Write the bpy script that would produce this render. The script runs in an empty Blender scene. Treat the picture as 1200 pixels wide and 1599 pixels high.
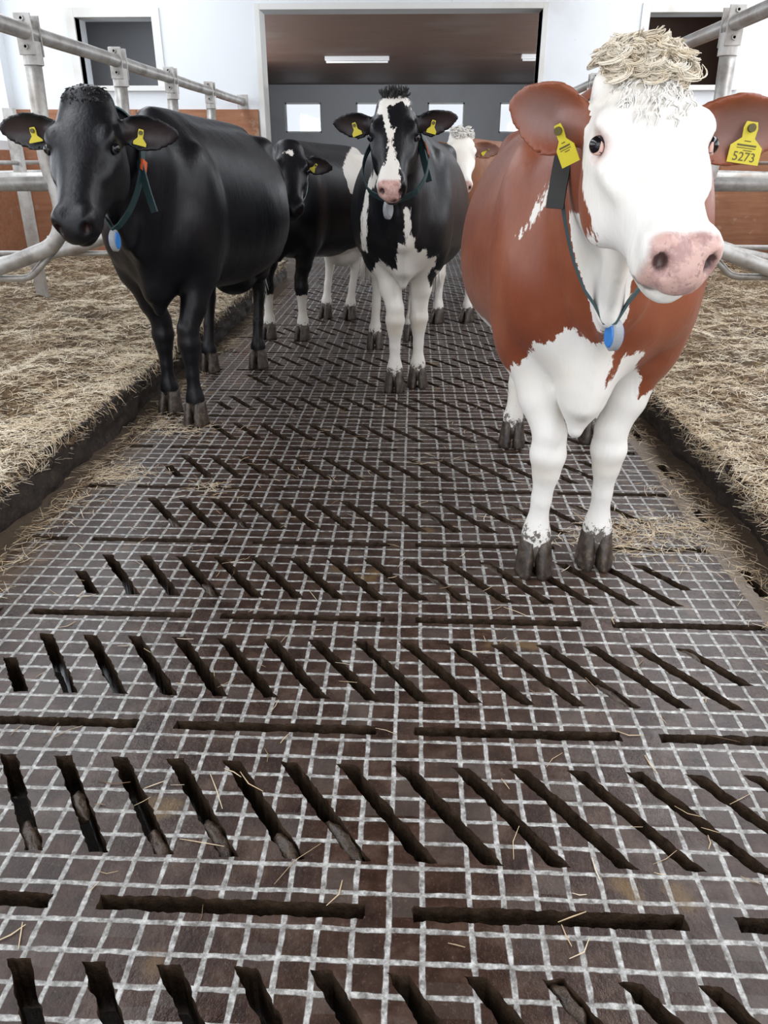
import bpy, bmesh, math, random
import numpy as np
from mathutils import Vector, Matrix, noise
from mathutils.bvhtree import BVHTree

random.seed(7); RNG = np.random.default_rng(7)
sc = bpy.context.scene
COL = sc.collection
PI = math.pi

# ------------------------------------------------------------------ camera
CAM_H = 1.285
cam_data = bpy.data.cameras.new('camera')
cam = bpy.data.objects.new('camera', cam_data); COL.objects.link(cam)
rt = Vector((0.99924275, 0.03886875, 0.00177338))
up = Vector((-0.01800021, 0.4213836, 0.90670384))
fw = Vector((-0.03449518, 0.90604916, -0.42176415))
M = Matrix.Identity(4)
for i in range(3):
    M[i][0] = rt[i]; M[i][1] = up[i]; M[i][2] = -fw[i]
M[0][3], M[1][3], M[2][3] = 0, 0, CAM_H
cam.matrix_world = M
cam_data.sensor_fit = 'HORIZONTAL'; cam_data.sensor_width = 36
cam_data.lens = 1187.24 * 36 / 1200
cam_data.clip_start = 0.05; cam_data.clip_end = 200
sc.camera = cam

# ------------------------------------------------------------------ view + light
sc.view_settings.view_transform = 'Standard'
sc.view_settings.look = 'None'
sc.view_settings.gamma = 1
sc.view_settings.use_curve_mapping = False
sc.view_settings.exposure = 0.08

world = bpy.data.worlds.new('world'); sc.world = world
world.use_nodes = True
bg = world.node_tree.nodes['Background']
bg.inputs[0].default_value = (0.86, 0.92, 1.0, 1)
bg.inputs[1].default_value = 1.05

def area(name, loc, rot, sx, sy, power, col=(1, 1, 1)):
    l = bpy.data.lights.new(name, 'AREA'); l.shape = 'RECTANGLE'
    l.size = sx; l.size_y = sy; l.energy = power; l.color = col
    o = bpy.data.objects.new(name, l); COL.objects.link(o)
    o.location = loc; o.rotation_euler = rot
    return o
# daylight through the translucent roof strips and the long side curtains
area('roof_strip_light', (-2.9, 3.2, 3.72), (0, 0, 0), 1.3, 11.0, 190, (0.92, 0.96, 1.0))
area('roof_strip_light', (2.8, 3.2, 3.72), (0, 0, 0), 1.3, 11.0, 260, (0.95, 0.97, 1.0))
area('side_opening_light', (-4.72, 3.3, 2.2), (0, -PI/2, 0), 1.5, 11.0, 120, (0.88, 0.94, 1.0))
area('side_opening_light', (4.72, 3.3, 2.2), (0, PI/2, 0), 1.5, 11.0, 110, (0.95, 0.97, 1.0))
area('gate_light', (0.0, -2.9, 2.0), (PI/2, 0, 0), 6.0, 3.0, 90, (1, 1, 1))
for sx_ in (-1, 1): area('far_fill_light', (sx_*4.75, 16.7, 2.25), (0, sx_*PI/2, 0), 1.3, 9.5, 420, (0.9, 0.95, 1.0))  # fill lamps added along both sides to brighten the room behind

# ------------------------------------------------------------------ helpers
def mat(name, base=(0.5, 0.5, 0.5), rough=0.6, metal=0.0, spec=0.5):
    m = bpy.data.materials.new(name); m.use_nodes = True
    b = m.node_tree.nodes['Principled BSDF']
    b.inputs['Base Color'].default_value = (*base, 1)
    b.inputs['Roughness'].default_value = rough
    b.inputs['Metallic'].default_value = metal
    b.inputs['Specular IOR Level'].default_value = spec
    return m

class NG:
    """small node builder"""
    def __init__(s, m):
        s.nt = m.node_tree; s.b = s.nt.nodes['Principled BSDF']
    def n(s, t, **kw):
        x = s.nt.nodes.new(t)
        for k, v in kw.items(): setattr(x, k, v)
        return x
    def link(s, a, b): s.nt.links.new(a, b)
    def val(s, sock, v):
        if isinstance(v, (int, float)): sock.default_value = v
        elif isinstance(v, tuple): sock.default_value = (*v, 1) if len(v) == 3 and sock.type == 'RGBA' else v
        else: s.link(v, sock)
    def math(s, op, a, b=0.0, c=0.0, clamp=False):
        x = s.n('ShaderNodeMath', operation=op, use_clamp=clamp)
        s.val(x.inputs[0], a); s.val(x.inputs[1], b)
        if op in ('MULTIPLY_ADD', 'COMPARE', 'SMOOTH_MIN'): s.val(x.inputs[2], c)
        return x.outputs[0]
    def pos(s, scale=(1, 1, 1)):
        g = s.n('ShaderNodeNewGeometry')
        mp = s.n('ShaderNodeMapping'); mp.inputs['Scale'].default_value = scale
        s.link(g.outputs['Position'], mp.inputs['Vector'])
        return mp.outputs[0]
    def obj(s, scale=(1, 1, 1)):
        g = s.n('ShaderNodeTexCoord')
        mp = s.n('ShaderNodeMapping'); mp.inputs['Scale'].default_value = scale
        s.link(g.outputs['Object'], mp.inputs['Vector'])
        return mp.outputs[0]
    def noise(s, vec, scale=5, detail=4, rough=0.55, out='Fac'):
        x = s.n('ShaderNodeTexNoise'); x.inputs['Scale'].default_value = scale
        x.inputs['Detail'].default_value = detail; x.inputs['Roughness'].default_value = rough
        s.link(vec, x.inputs['Vector']); return x.outputs[out]
    def ramp(s, fac, stops):
        x = s.n('ShaderNodeValToRGB'); e = x.color_ramp.elements
        while len(e) < len(stops): e.new(0.5)
        for i, (p, c) in enumerate(stops):
            e[i].position = p; e[i].color = (*c, 1) if len(c) == 3 else c
        s.link(fac, x.inputs[0]); return x.outputs[0]
    def smooth(s, v, lo, hi):
        x = s.n('ShaderNodeMapRange', interpolation_type='SMOOTHSTEP')
        s.val(x.inputs[0], v); x.inputs[1].default_value = lo; x.inputs[2].default_value = hi
        return x.outputs[0]
    def mix(s, f, a, b):
        x = s.n('ShaderNodeMix', data_type='RGBA')
        s.val(x.inputs[0], f); s.val(x.inputs[6], a); s.val(x.inputs[7], b)
        return x.outputs[2]
    def attr(s, name):
        x = s.n('ShaderNodeAttribute'); x.attribute_name = name; return x.outputs['Fac']
    def bump(s, h, strength=0.3, dist=0.01, normal=None):
        x = s.n('ShaderNodeBump'); x.inputs['Strength'].default_value = strength
        x.inputs['Distance'].default_value = dist
        s.link(h, x.inputs['Height'])
        if normal: s.link(normal, x.inputs['Normal'])
        return x.outputs[0]
    def set(s, **kw):
        for k, v in kw.items(): s.val(s.b.inputs[k.replace('_', ' ')], v)

def link(name, me, m, parent=None, smooth=False):
    o = bpy.data.objects.new(name, me); COL.objects.link(o)
    if m is not None: me.materials.append(m)
    if parent is not None: o.parent = parent
    if smooth:
        me.polygons.foreach_set('use_smooth', [True]*len(me.polygons))
    return o

def mesh_np(name, V, F, m, parent=None, smooth=False):
    """V (n,3), F (m,k)"""
    V = np.asarray(V, dtype=np.float32); F = np.asarray(F, dtype=np.int32)
    me = bpy.data.meshes.new(name)
    me.vertices.add(len(V)); me.vertices.foreach_set('co', V.ravel())
    k = F.shape[1]
    me.loops.add(F.size); me.loops.foreach_set('vertex_index', F.ravel())
    me.polygons.add(len(F)); me.polygons.foreach_set('loop_start', np.arange(0, F.size, k, dtype=np.int32))
    me.update(calc_edges=True); me.validate()
    return link(name, me, m, parent, smooth)

def bm_obj(name, bm, m, parent=None, smooth=False):
    me = bpy.data.meshes.new(name); bm.normal_update(); bm.to_mesh(me); bm.free()
    return link(name, me, m, parent, smooth)

def add_box(bm, x0, x1, y0, y1, z0, z1, mtx=None, bevel=0.0):
    r = bmesh.ops.create_cube(bm, size=1.0)
    S = Matrix.Diagonal((x1-x0, y1-y0, z1-z0, 1)); T = Matrix.Translation(((x0+x1)/2, (y0+y1)/2, (z0+z1)/2))
    Mx = T @ S
    if mtx is not None: Mx = mtx @ Mx
    bmesh.ops.transform(bm, matrix=Mx, verts=r['verts'])
    if bevel > 0:
        es = list({e for v in r['verts'] for e in v.link_edges})
        bmesh.ops.bevel(bm, geom=es, offset=bevel, segments=2, affect='EDGES', profile=0.7)

def frames(pts):
    pts = [Vector(p) for p in pts]; T = []
    for i in range(len(pts)):
        a = pts[max(i-1, 0)]; b = pts[min(i+1, len(pts)-1)]
        T.append((b-a).normalized())
    n = T[0].orthogonal().normalized(); out = []
    for i, t in enumerate(T):
        n = (n - t*n.dot(t)).normalized()
        out.append((pts[i], t, n, t.cross(n)))
    return out

def add_tube(bm, pts, rad, seg=14, cap=True):
    fr = frames(pts); rings = []
    for i, (p, t, n, b) in enumerate(fr):
        r = rad[i] if hasattr(rad, '__len__') else rad
        rings.append([bm.verts.new(p + (n*math.cos(a) + b*math.sin(a))*r) for a in [2*PI*k/seg for k in range(seg)]])
    for i in range(len(rings)-1):
        for k in range(seg):
            bm.faces.new((rings[i][k], rings[i][(k+1) % seg], rings[i+1][(k+1) % seg], rings[i+1][k]))
    if cap:
        bm.faces.new(list(reversed(rings[0]))); bm.faces.new(rings[-1])

def smooth_path(pts, r=0.1, n=8):
    """polyline with rounded corners"""
    P = [Vector(p) for p in pts]; out = [P[0]]
    for i in range(1, len(P)-1):
        a, b, c = P[i-1], P[i], P[i+1]
        d1 = (a-b); d2 = (c-b); rr = min(r, d1.length*0.48, d2.length*0.48)
        s = b + d1.normalized()*rr; e = b + d2.normalized()*rr
        for k in range(n+1):
            t = k/n
            out.append(s*(1-t)**2 + b*2*t*(1-t) + e*t*t)
    out.append(P[-1]); return out

def tag(o, label=None, cat=None, group=None, kind=None):
    if label: o['label'] = label
    if cat: o['category'] = cat
    if group: o['group'] = group
    if kind: o['kind'] = kind
    return o

def empty(name, loc, label, cat, group=None):
    o = bpy.data.objects.new(name, None); COL.objects.link(o)
    o.empty_display_size = 0.1; o.location = loc
    return tag(o, label, cat, group)

def struct(o, label=None):
    o['kind'] = 'structure'
    if label: o['label'] = label
    return o

# ------------------------------------------------------------------ materials of the building
def m_plaster(name, col, dirt=(0.45, 0.42, 0.38), amt=0.5):
    m = mat(name, col, 0.85, 0, 0.2); g = NG(m); p = g.pos()
    big = g.noise(p, 0.9, 5); fine = g.noise(p, 14, 5)
    sp = g.noise(p, 26, 2); spots = g.smooth(sp, 0.76, 0.79)
    c = g.mix(g.math('MULTIPLY', g.smooth(big, 0.5, 0.8), amt), col, dirt)
    c = g.mix(g.math('MULTIPLY', spots, 0.8), c, (0.16, 0.13, 0.11))
    g.set(Base_Color=c, Normal=g.bump(g.math('ADD', fine, g.math('MULTIPLY', big, 2)), 0.15, 0.01))
    return m
M_WHITE = m_plaster('limewashed_plaster', (0.74, 0.77, 0.80))
M_FAR = m_plaster('grey_plaster', (0.42, 0.43, 0.45), (0.3, 0.29, 0.28))
M_FRAME = m_plaster('painted_frame', (0.72, 0.72, 0.70), (0.45, 0.4, 0.34), 0.8)

def m_board(name, a, b, axis='x', scale=1.0):
    m = mat(name, a, 0.75, 0, 0.25); g = NG(m)
    p = g.pos(); st = g.pos((1.2, 10, 14) if axis == 'x' else (10, 1.2, 14))
    n1 = g.noise(st, 2.0*scale, 6, 0.65); n2 = g.noise(p, 1.7, 4); n3 = g.noise(p, 9, 3)
    c = g.ramp(n1, [(0.3, a), (0.7, b)])
    c = g.mix(g.math('MULTIPLY', g.smooth(n2, 0.45, 0.75), 0.5), c, tuple(x*0.55 for x in a))
    c = g.mix(g.math('MULTIPLY', g.smooth(n3, 0.62, 0.7), 0.35), c, (0.45, 0.36, 0.28))
    g.set(Base_Color=c, Normal=g.bump(n1, 0.3, 0.004))
    return m
M_BOARD = m_board('brown_board', (0.28, 0.12, 0.065), (0.38, 0.19, 0.11))

m = M_CEIL = mat('dark_plank_ceiling', (0.12, 0.06, 0.04), 0.6); g = NG(m)
p = g.pos(); st = g.pos((0.6, 9, 1))
sx = g.n('ShaderNodeSeparateXYZ'); g.link(p, sx.inputs[0])
pl = g.math('FRACT', g.math('MULTIPLY', sx.outputs[1], 5.5))
gap = g.smooth(g.math('ABSOLUTE', g.math('SUBTRACT', pl, 0.5)), 0.44, 0.49)
n1 = g.noise(st, 2, 5); n2 = g.noise(p, 0.6, 4)
c = g.ramp(n1, [(0.3, (0.065, 0.030, 0.018)), (0.7, (0.115, 0.055, 0.034))])
c = g.mix(g.math('MULTIPLY', g.smooth(n2, 0.5, 0.7), 0.5), c, (0.13, 0.10, 0.08))
c = g.mix(gap, c, (0.03, 0.02, 0.015))
g.set(Base_Color=c, Normal=g.bump(n1, 0.2, 0.004))

m = M_STEEL = mat('galvanised_dirty_steel', (0.42, 0.42, 0.41), 0.5, 0.55); g = NG(m); p = g.pos()
n1 = g.noise(p, 6, 6, 0.7); n2 = g.noise(p, 40, 3); n3 = g.noise(p, 2.2, 3)
c = g.ramp(n1, [(0.3, (0.22, 0.20, 0.18)), (0.55, (0.46, 0.45, 0.43)), (0.8, (0.60, 0.60, 0.60))])
c = g.mix(g.math('MULTIPLY', g.smooth(n3, 0.5, 0.7), 0.55), c, (0.27, 0.22, 0.18))
g.set(Base_Color=c, Roughness=g.math('MULTIPLY_ADD', n1, 0.4, 0.25), Normal=g.bump(n2, 0.2, 0.002),
      Metallic=g.math('SUBTRACT', 0.75, g.math('MULTIPLY', n3, 0.6)))

# ---- slatted floor
m = M_FLOOR = mat('grooved_wet_floor', (0.05, 0.035, 0.03), 0.5); g = NG(m)
p = g.pos()
wob = g.n('ShaderNodeTexNoise'); wob.inputs['Scale'].default_value = 9; wob.inputs['Detail'].default_value = 3
g.link(p, wob.inputs['Vector'])
wv = g.n('ShaderNodeVectorMath', operation='MULTIPLY_ADD')
g.link(wob.outputs['Color'], wv.inputs[0]); wv.inputs[1].default_value = (0.008, 0.008, 0)
sb = g.n('ShaderNodeVectorMath', operation='SUBTRACT'); g.link(p, sb.inputs[0]); sb.inputs[1].default_value = (0.004, 0.004, 0)
g.link(sb.outputs[0], wv.inputs[2])
sx = g.n('ShaderNodeSeparateXYZ'); g.link(wv.outputs[0], sx.inputs[0])
X, Y = sx.outputs[0], sx.outputs[1]
right = g.math('GREATER_THAN', X, 0.082)
xs = g.math('SUBTRACT', g.math('SUBTRACT', X, 0.037), g.math('MULTIPLY', right, 0.0255))
def linedist(v, per):
    t = g.math('FRACT', g.math('ADD', g.math('DIVIDE', v, per), 0.5))
    return g.math('MULTIPLY', g.math('ABSOLUTE', g.math('SUBTRACT', t, 0.5)), per)
dx = linedist(xs, 0.0645)
ty = g.math('MULTIPLY', g.math('FRACT', g.math('DIVIDE', g.math('SUBTRACT', Y, 0.978), 0.5)), 0.5)
dyl = linedist(g.math('SUBTRACT', ty, 0.039), 0.0605)
oky = g.math('MULTIPLY', g.math('GREATER_THAN', ty, 0.025), g.math('LESS_THAN', ty, 0.478))
wn = g.noise(p, 30, 4, 0.6); wn2 = g.noise(p, 3.2, 3)
wid = g.math('ADD', 0.0008, g.math('MULTIPLY', wn, 0.0062))
lx = g.math('SUBTRACT', 1, g.smooth(g.math('SUBTRACT', dx, wid), 0.0, 0.0022))
ly = g.math('MULTIPLY', oky, g.math('SUBTRACT', 1, g.smooth(g.math('SUBTRACT', dyl, wid), 0.0, 0.0022)))
inx = g.math('MULTIPLY', g.math('GREATER_THAN', X, -1.43), g.math('LESS_THAN', X, 1.088))
ln = g.math('MULTIPLY', g.math('MAXIMUM', lx, ly), inx)
# the lines vanish under muck along the left edge
edge = g.smooth(g.math('ADD', g.math('ADD', X, 1.36), g.math('MULTIPLY', g.math('SUBTRACT', wn2, 0.5), 0.5)), -0.04, 0.1)
fine = g.noise(p, 90, 4, 0.7); mid = g.noise(p, 12, 5, 0.65); big = g.noise(p, 2.1, 4)
stn = g.ramp(mid, [(0.3, (0.016, 0.008, 0.006)), (0.5, (0.038, 0.020, 0.014)), (0.72, (0.085, 0.054, 0.040))])
cellv = g.n('ShaderNodeCombineXYZ')
g.link(g.math('FLOOR', g.math('DIVIDE', g.math('ADD', xs, 0.0), 0.0645)), cellv.inputs[0])
g.link(g.math('FLOOR', g.math('DIVIDE', Y, 0.0605)), cellv.inputs[1])
wnn = g.n('ShaderNodeTexWhiteNoise', noise_dimensions='2D'); g.link(cellv.outputs[0], wnn.inputs['Vector'])
stn = g.mix(g.math('MULTIPLY', g.smooth(wnn.outputs['Value'], 0.72, 0.95), 0.25), stn, (0.12, 0.11, 0.10))
grey = g.smooth(g.math('ADD', g.math('MULTIPLY', big, 0.7), g.math('MULTIPLY', mid, 0.3)), 0.56, 0.68)
stn = g.mix(g.math('MULTIPLY', g.smooth(g.noise(p, 130, 3, 0.7), 0.56, 0.72), 0.35), stn, (0.16, 0.12, 0.10))  # pale speckles: wet highlights painted into the stone colour
stn = g.mix(g.math('MULTIPLY', grey, 0.26), stn, (0.15, 0.15, 0.15))
lc = g.ramp(g.noise(p, 55, 4, 0.7), [(0.35, (0.13, 0.12, 0.11)), (0.5, (0.31, 0.305, 0.29)), (0.66, (0.60, 0.60, 0.58))])
ylw = g.math('MULTIPLY', g.smooth(g.noise(p, 3.0, 3), 0.62, 0.7), g.smooth(mid, 0.45, 0.6))
c = g.mix(g.math('MULTIPLY', ln, 0.93), stn, lc)
c = g.mix(g.math('MULTIPLY', ylw, 0.45), c, (0.17, 0.10, 0.025))
muck = g.mix(mid, (0.07, 0.04, 0.02), (0.16, 0.105, 0.06))
c = g.mix(g.math('SUBTRACT', 1, g.math('MULTIPLY', edge, 1)), c, g.mix(0.55, c, muck))
outm = g.math('SUBTRACT', 1, inx)
c = g.mix(outm, c, g.mix(mid, (0.09, 0.065, 0.045), (0.24, 0.19, 0.14)))
wet = g.smooth(g.noise(p, 1.6, 4, 0.6), 0.42, 0.62)
ro = g.math('SUBTRACT', 0.36, g.math('MULTIPLY', wet, 0.22))
ro = g.math('ADD', ro, g.math('MULTIPLY', g.math('SUBTRACT', fine, 0.5), 0.25))
h = g.math('ADD', g.math('MULTIPLY', fine, 0.35), g.math('MULTIPLY', g.noise(p, 45, 5, 0.7), 0.7))
stn_k = None
h = g.math('SUBTRACT', h, g.math('MULTIPLY', ln, 0.5))
g.set(Base_Color=c, Roughness=ro, Normal=g.bump(h, 0.6, 0.003))
g.b.inputs['Specular IOR Level'].default_value = 0.38

m = M_SLOT = mat('slot_wall_muck', (0.05, 0.03, 0.02), 0.35); g = NG(m); p = g.pos()
n1 = g.noise(p, 25, 5, 0.7)
g.set(Base_Color=g.ramp(n1, [(0.3, (0.016, 0.010, 0.007)), (0.7, (0.075, 0.048, 0.030))]),
      Normal=g.bump(n1, 0.8, 0.01), Roughness=g.math('MULTIPLY_ADD', n1, 0.5, 0.12))

m = M_MUCK = mat('dark_manure_crust', (0.03, 0.022, 0.018), 0.75); g = NG(m); p = g.pos()
n1 = g.noise(p, 18, 6, 0.75); n2 = g.noise(p, 3, 3)
c = g.ramp(n1, [(0.35, (0.012, 0.009, 0.008)), (0.6, (0.045, 0.032, 0.024)), (0.8, (0.13, 0.095, 0.06))])
g.set(Base_Color=c, Normal=g.bump(n1, 0.9, 0.02))

def m_straw(name, a, b, d):
    m = mat(name, a, 0.6, 0, 0.35); g = NG(m)
    oi = g.attr('tone')
    c = g.ramp(oi, [(0.0, d), (0.35, a), (1.0, b)])
    g.set(Base_Color=c); return m
M_STRAW = m_straw('straw_blades', (0.66, 0.50, 0.31), (0.97, 0.89, 0.72), (0.15, 0.09, 0.05))
m = M_BED = mat('bedding_ground', (0.2, 0.13, 0.07), 0.9); g = NG(m); p = g.pos()
n1 = g.noise(p, 30, 6, 0.8); n2 = g.noise(p, 3.0, 4)
c = g.ramp(n1, [(0.35, (0.05, 0.03, 0.018)), (0.55, (0.22, 0.14, 0.07)), (0.75, (0.5, 0.36, 0.19))])
c = g.mix(g.math('MULTIPLY', g.smooth(n2, 0.5, 0.7), 0.6), c, (0.07, 0.045, 0.03))
g.set(Base_Color=c, Normal=g.bump(n1, 1.0, 0.03))

# ------------------------------------------------------------------ structure
def wall_grid(bm, x0, x1, z0, z1, y0, y1, holes, swap=False):
    xs_ = sorted({x0, x1, *[h[0] for h in holes], *[h[1] for h in holes]})
    zs_ = sorted({z0, z1, *[h[2] for h in holes], *[h[3] for h in holes]})
    for i in range(len(xs_)-1):
        for j in range(len(zs_)-1):
            cx, cz = (xs_[i]+xs_[i+1])/2, (zs_[j]+zs_[j+1])/2
            if any(h[0] < cx < h[1] and h[2] < cz < h[3] for h in holes): continue
            if swap: add_box(bm, y0, y1, xs_[i], xs_[i+1], zs_[j], zs_[j+1])
            else: add_box(bm, xs_[i], xs_[i+1], y0, y1, zs_[j], zs_[j+1])

WY = 9.3; XL, XR = -4.42, 4.42
DOOR = (-1.66, 1.27, 0.0, 2.68)
WL = (-3.62, -2.80, 1.99, 2.62); WR = (2.36, 3.24, 1.99, 2.64)
bm = bmesh.new(); wall_grid(bm, -5.0, 5.0, -0.0, 4.0, WY, WY+0.28, [DOOR, WL, WR])
struct(bm_obj('wall_back', bm, M_WHITE), 'white limewashed barn wall with a wide doorway')
# doorway lining and window surrounds
def surround(name, h, w, depth, mtl, label, sill=True):
    bm = bmesh.new(); y0 = WY-0.025
    x0, x1, z0, z1 = h
    add_box(bm, x0-w, x0, y0, WY+depth, z0, z1+w, bevel=0.004)
    add_box(bm, x1, x1+w, y0, WY+depth, z0, z1+w, bevel=0.004)
    add_box(bm, x0, x1, y0, WY+depth, z1, z1+w, bevel=0.004)
    if sill: add_box(bm, x0-w-0.03, x1+w+0.03, y0-0.035, WY+depth, z0-0.05, z0, bevel=0.006)
    return struct(bm_obj(name, bm, mtl), label)
surround('trim_1', DOOR, 0.055, 0.29, M_FRAME, 'painted lining of the wide doorway', False)
surround('window_1', WL, 0.085, 0.12, M_FRAME, 'left opening in the white wall')
surround('window_2', WR, 0.085, 0.12, M_FRAME, 'right opening in the white wall')

# side walls with the long daylight openings
for nm, xa, xb in (('wall_left', XL-0.25, XL), ('wall_right', XR, XR+0.25)):
    bm = bmesh.new(); wall_grid(bm, -3.0, WY, 0, 4.0, xa, xb, [(-2.6, WY-0.16, 1.45, 2.95)], swap=True)
    struct(bm_obj(nm, bm, M_WHITE), 'side wall of the barn with a long daylight opening')
# board cladding at the foot of the walls
for i, (x0, x1) in enumerate(((XL, DOOR[0]-0.07), (DOOR[1]+0.07, XR))):
    bm = bmesh.new(); x = x0
    n = max(1, round((x1-x0)/1.25)); w = (x1-x0)/n
    for k in range(n): add_box(bm, x0+k*w+0.003, x0+(k+1)*w-0.003, WY-0.03, WY-0.002, 0.0, 1.765, bevel=0.002)
    struct(bm_obj('trim_%d' % (2+i), bm, M_BOARD), 'brown board cladding on the foot of the back wall')
for i, (xa, xb) in enumerate(((XL+0.002, XL+0.03), (XR-0.03, XR-0.002))):
    bm = bmesh.new()
    for k in range(10): add_box(bm, xa, xb, -2.6+k*1.19+0.003, -2.6+(k+1)*1.19-0.003, 0.0, 1.36, bevel=0.002)
    struct(bm_obj('trim_%d' % (4+i), bm, M_BOARD), 'brown board cladding on the side wall')
# roof of the near barn: opaque field with two translucent strips left open
bm = bmesh.new()
for x0, x1 in ((-5, -3.6), (-2.2, 2.1), (3.5, 5)): add_box(bm, x0, x1, -3.0, WY, 3.8, 3.9)
struct(bm_obj('ceiling', bm, M_CEIL), 'dark boarded ceiling with light strips')

# the room behind the doorway
FY, FX0, FX1, FZ = 28.0, -4.8, 4.8, 3.44
fw_x = [(-4.35+2.34*k, -3.15+2.34*k, 2.05, 2.93) for k in range(4)]
bm = bmesh.new(); wall_grid(bm, FX0-0.3, FX1+0.3, 0, 4, FY, FY+0.3, fw_x)
struct(bm_obj('wall_far', bm, M_FAR), 'grey end wall of the room behind with four bright windows')
m = M_PANE = bpy.data.materials.new('window_pane'); m.use_nodes = True; nt = m.node_tree
b = nt.nodes['Principled BSDF']; nt.nodes.remove(b)
t = nt.nodes.new('ShaderNodeBsdfTransparent'); gl = nt.nodes.new('ShaderNodeBsdfGlossy'); gl.inputs[1].default_value = 0.05
mx = nt.nodes.new('ShaderNodeMixShader'); mx.inputs[0].default_value = 0.06
nt.links.new(t.outputs[0], mx.inputs[1]); nt.links.new(gl.outputs[0], mx.inputs[2])
nt.links.new(mx.outputs[0], nt.nodes['Material Output'].inputs[0])
for k, h in enumerate(fw_x):
    bm = bmesh.new(); f = 0.045; y0, y1 = FY+0.10, FY+0.16
    add_box(bm, h[0], h[0]+f, y0, y1, h[2], h[3]); add_box(bm, h[1]-f, h[1], y0, y1, h[2], h[3])
    add_box(bm, h[0], h[1], y0, y1, h[2], h[2]+f); add_box(bm, h[0], h[1], y0, y1, h[3]-f, h[3])
    fr = struct(bm_obj('window_%d' % (3+k), bm, M_FRAME), 'bright window in the far wall')
    bm = bmesh.new(); add_box(bm, h[0]+f, h[1]-f, FY+0.127, FY+0.133, h[2]+f, h[3]-f)
    bm_obj('pane', bm, M_PANE, fr)
for nm, xa, xb in (('wall_far_left', FX0-0.3, FX0), ('wall_far_right', FX1, FX1+0.3)):
    bm = bmesh.new(); wall_grid(bm, WY+0.28, FY, 0, 4, xa, xb, [(12, 15.5, 1.6, 2.9), (18, 21.5, 1.6, 2.9)], swap=True)
    struct(bm_obj(nm, bm, M_FAR), 'side wall of the room behind')
bm = bmesh.new(); add_box(bm, FX0-0.3, FX1+0.3, WY+0.28, FY+0.3, FZ, FZ+0.12)
struct(bm_obj('ceiling_far', bm, M_CEIL), 'dark brown plank ceiling of the room behind')
bm = bmesh.new(); add_box(bm, FX0, -1.95, 10.35, 10.47, 0, FZ)
struct(bm_obj('wall_partition', bm, M_FAR), 'grey partition seen through the left opening')

bm = bmesh.new(); add_box(bm, 1.95, FX1, 10.35, 10.47, 0, FZ)  # dark sheet added behind the right opening so it looks dark
struct(bm_obj('wall_partition', bm, M_CEIL), 'dark board partition added to darken the right opening')

# ---- slatted floor with real slots
def jag(a, b, step=0.008, amp=0.0022):
    a = Vector(a); b = Vector(b); L = (b-a).length; n = max(2, int(L/step)); out = []
    nn = Vector((-(b-a).y, (b-a).x)).normalized()
    ph = random.random()*50
    for i in range(n):
        t = i/n; q = a + (b-a)*t
        out.append(q + nn*amp*(noise.noise(Vector((q.x*38, q.y*38, ph)))*2.2+noise.noise(Vector((q.x*130, q.y*130, ph)))*1.3))
    return out
def poly_hole(c):
    out = []
    for i in range(4): out += jag(c[i], c[(i+1) % 4])
    return out
FX_L, FX_R = -1.62, 1.30
holes_by_row = {}
slots = []
def hole(k, c): holes_by_row.setdefault(k, []).append(poly_hole(c))
for k in range(-2, 17):
    yt = 1.3605+0.5*k; yb = yt-0.269; hl = []
    lo = -8; hi = 7
    for i in range(lo, hi+1):
        x0 = -0.1624+0.134*i
        if k >= 3 and i == -8 and k % 2: continue
        t0, t1 = 0.0, 1.0
        if i == hi: t1 = 0.62
        if i == lo: t0 = 0.45
        def pt(t, off): return (x0+0.189*t+off, yt+(yb-yt)*t)
        c = [pt(t0, 0), pt(t1, 0), pt(t1, 0.041), pt(t0, 0.041)]
        hole(k, c); slots.append((k, i, c))
    ys = 1.478+0.5*k
    for j in range(-3, 2):
        xa, xb = 0.02+0.6*j, 0.527+0.6*j
        xa = max(xa, -1.40); xb = min(xb, 1.075)
        if xb-xa < 0.1: continue
        hole(k, [(xa, ys-0.016), (xb, ys-0.016), (xb, ys+0.016), (xa, ys+0.016)])
    if k > -1: hole(k, [(1.135, yt-0.02), (1.135, yt-0.20), (1.17, yt-0.20), (1.17, yt-0.02)])
allv, allf, off = [], [], 0
for k in range(-2, 17):
    y0, y1 = 1.04+0.5*k, 1.54+0.5*k
    cu = bpy.data.curves.new('tmp', 'CURVE'); cu.dimensions = '2D'; cu.fill_mode = 'BOTH'; cu.extrude = 0.07
    def add_poly(P):
        s = cu.splines.new('POLY'); s.points.add(len(P)-1)
        for q, v in zip(s.points, P): q.co = (v[0], v[1], 0, 1)
        s.use_cyclic_u = True
    add_poly([(FX_L, y0), (FX_R, y0), (FX_R, y1), (FX_L, y1)])
    for H in holes_by_row[k]: add_poly(H)
    o = bpy.data.objects.new('tmp', cu); COL.objects.link(o)
    dg = bpy.context.evaluated_depsgraph_get()
    me = bpy.data.meshes.new_from_object(o.evaluated_get(dg))
    for v in me.vertices: allv.append((v.co.x, v.co.y, v.co.z-0.07))
    for f in me.polygons: allf.append([off+i for i in f.vertices])
    off += len(me.vertices)
    bpy.data.objects.remove(o); bpy.data.curves.remove(cu); bpy.data.meshes.remove(me)
me = bpy.data.meshes.new('floor'); me.from_pydata(allv, [], allf); me.update()
floor = struct(link('floor', me, M_FLOOR), 'wet grooved slatted floor of the aisle')
me.materials.append(M_SLOT)
for f in me.polygons:
    if abs(f.normal.z) < 0.5 or f.center.z < -0.05: f.material_index = 1
bm = bmesh.new(); add_box(bm, -1.62, 1.30, -0.2, 9.6, -0.75, -0.7)
struct(bm_obj('floor_channel', bm, M_MUCK), 'dark channel below the slots')
bm = bmesh.new(); add_box(bm, FX0, FX1, 9.54, FY, -0.14, 0.0)
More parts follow.
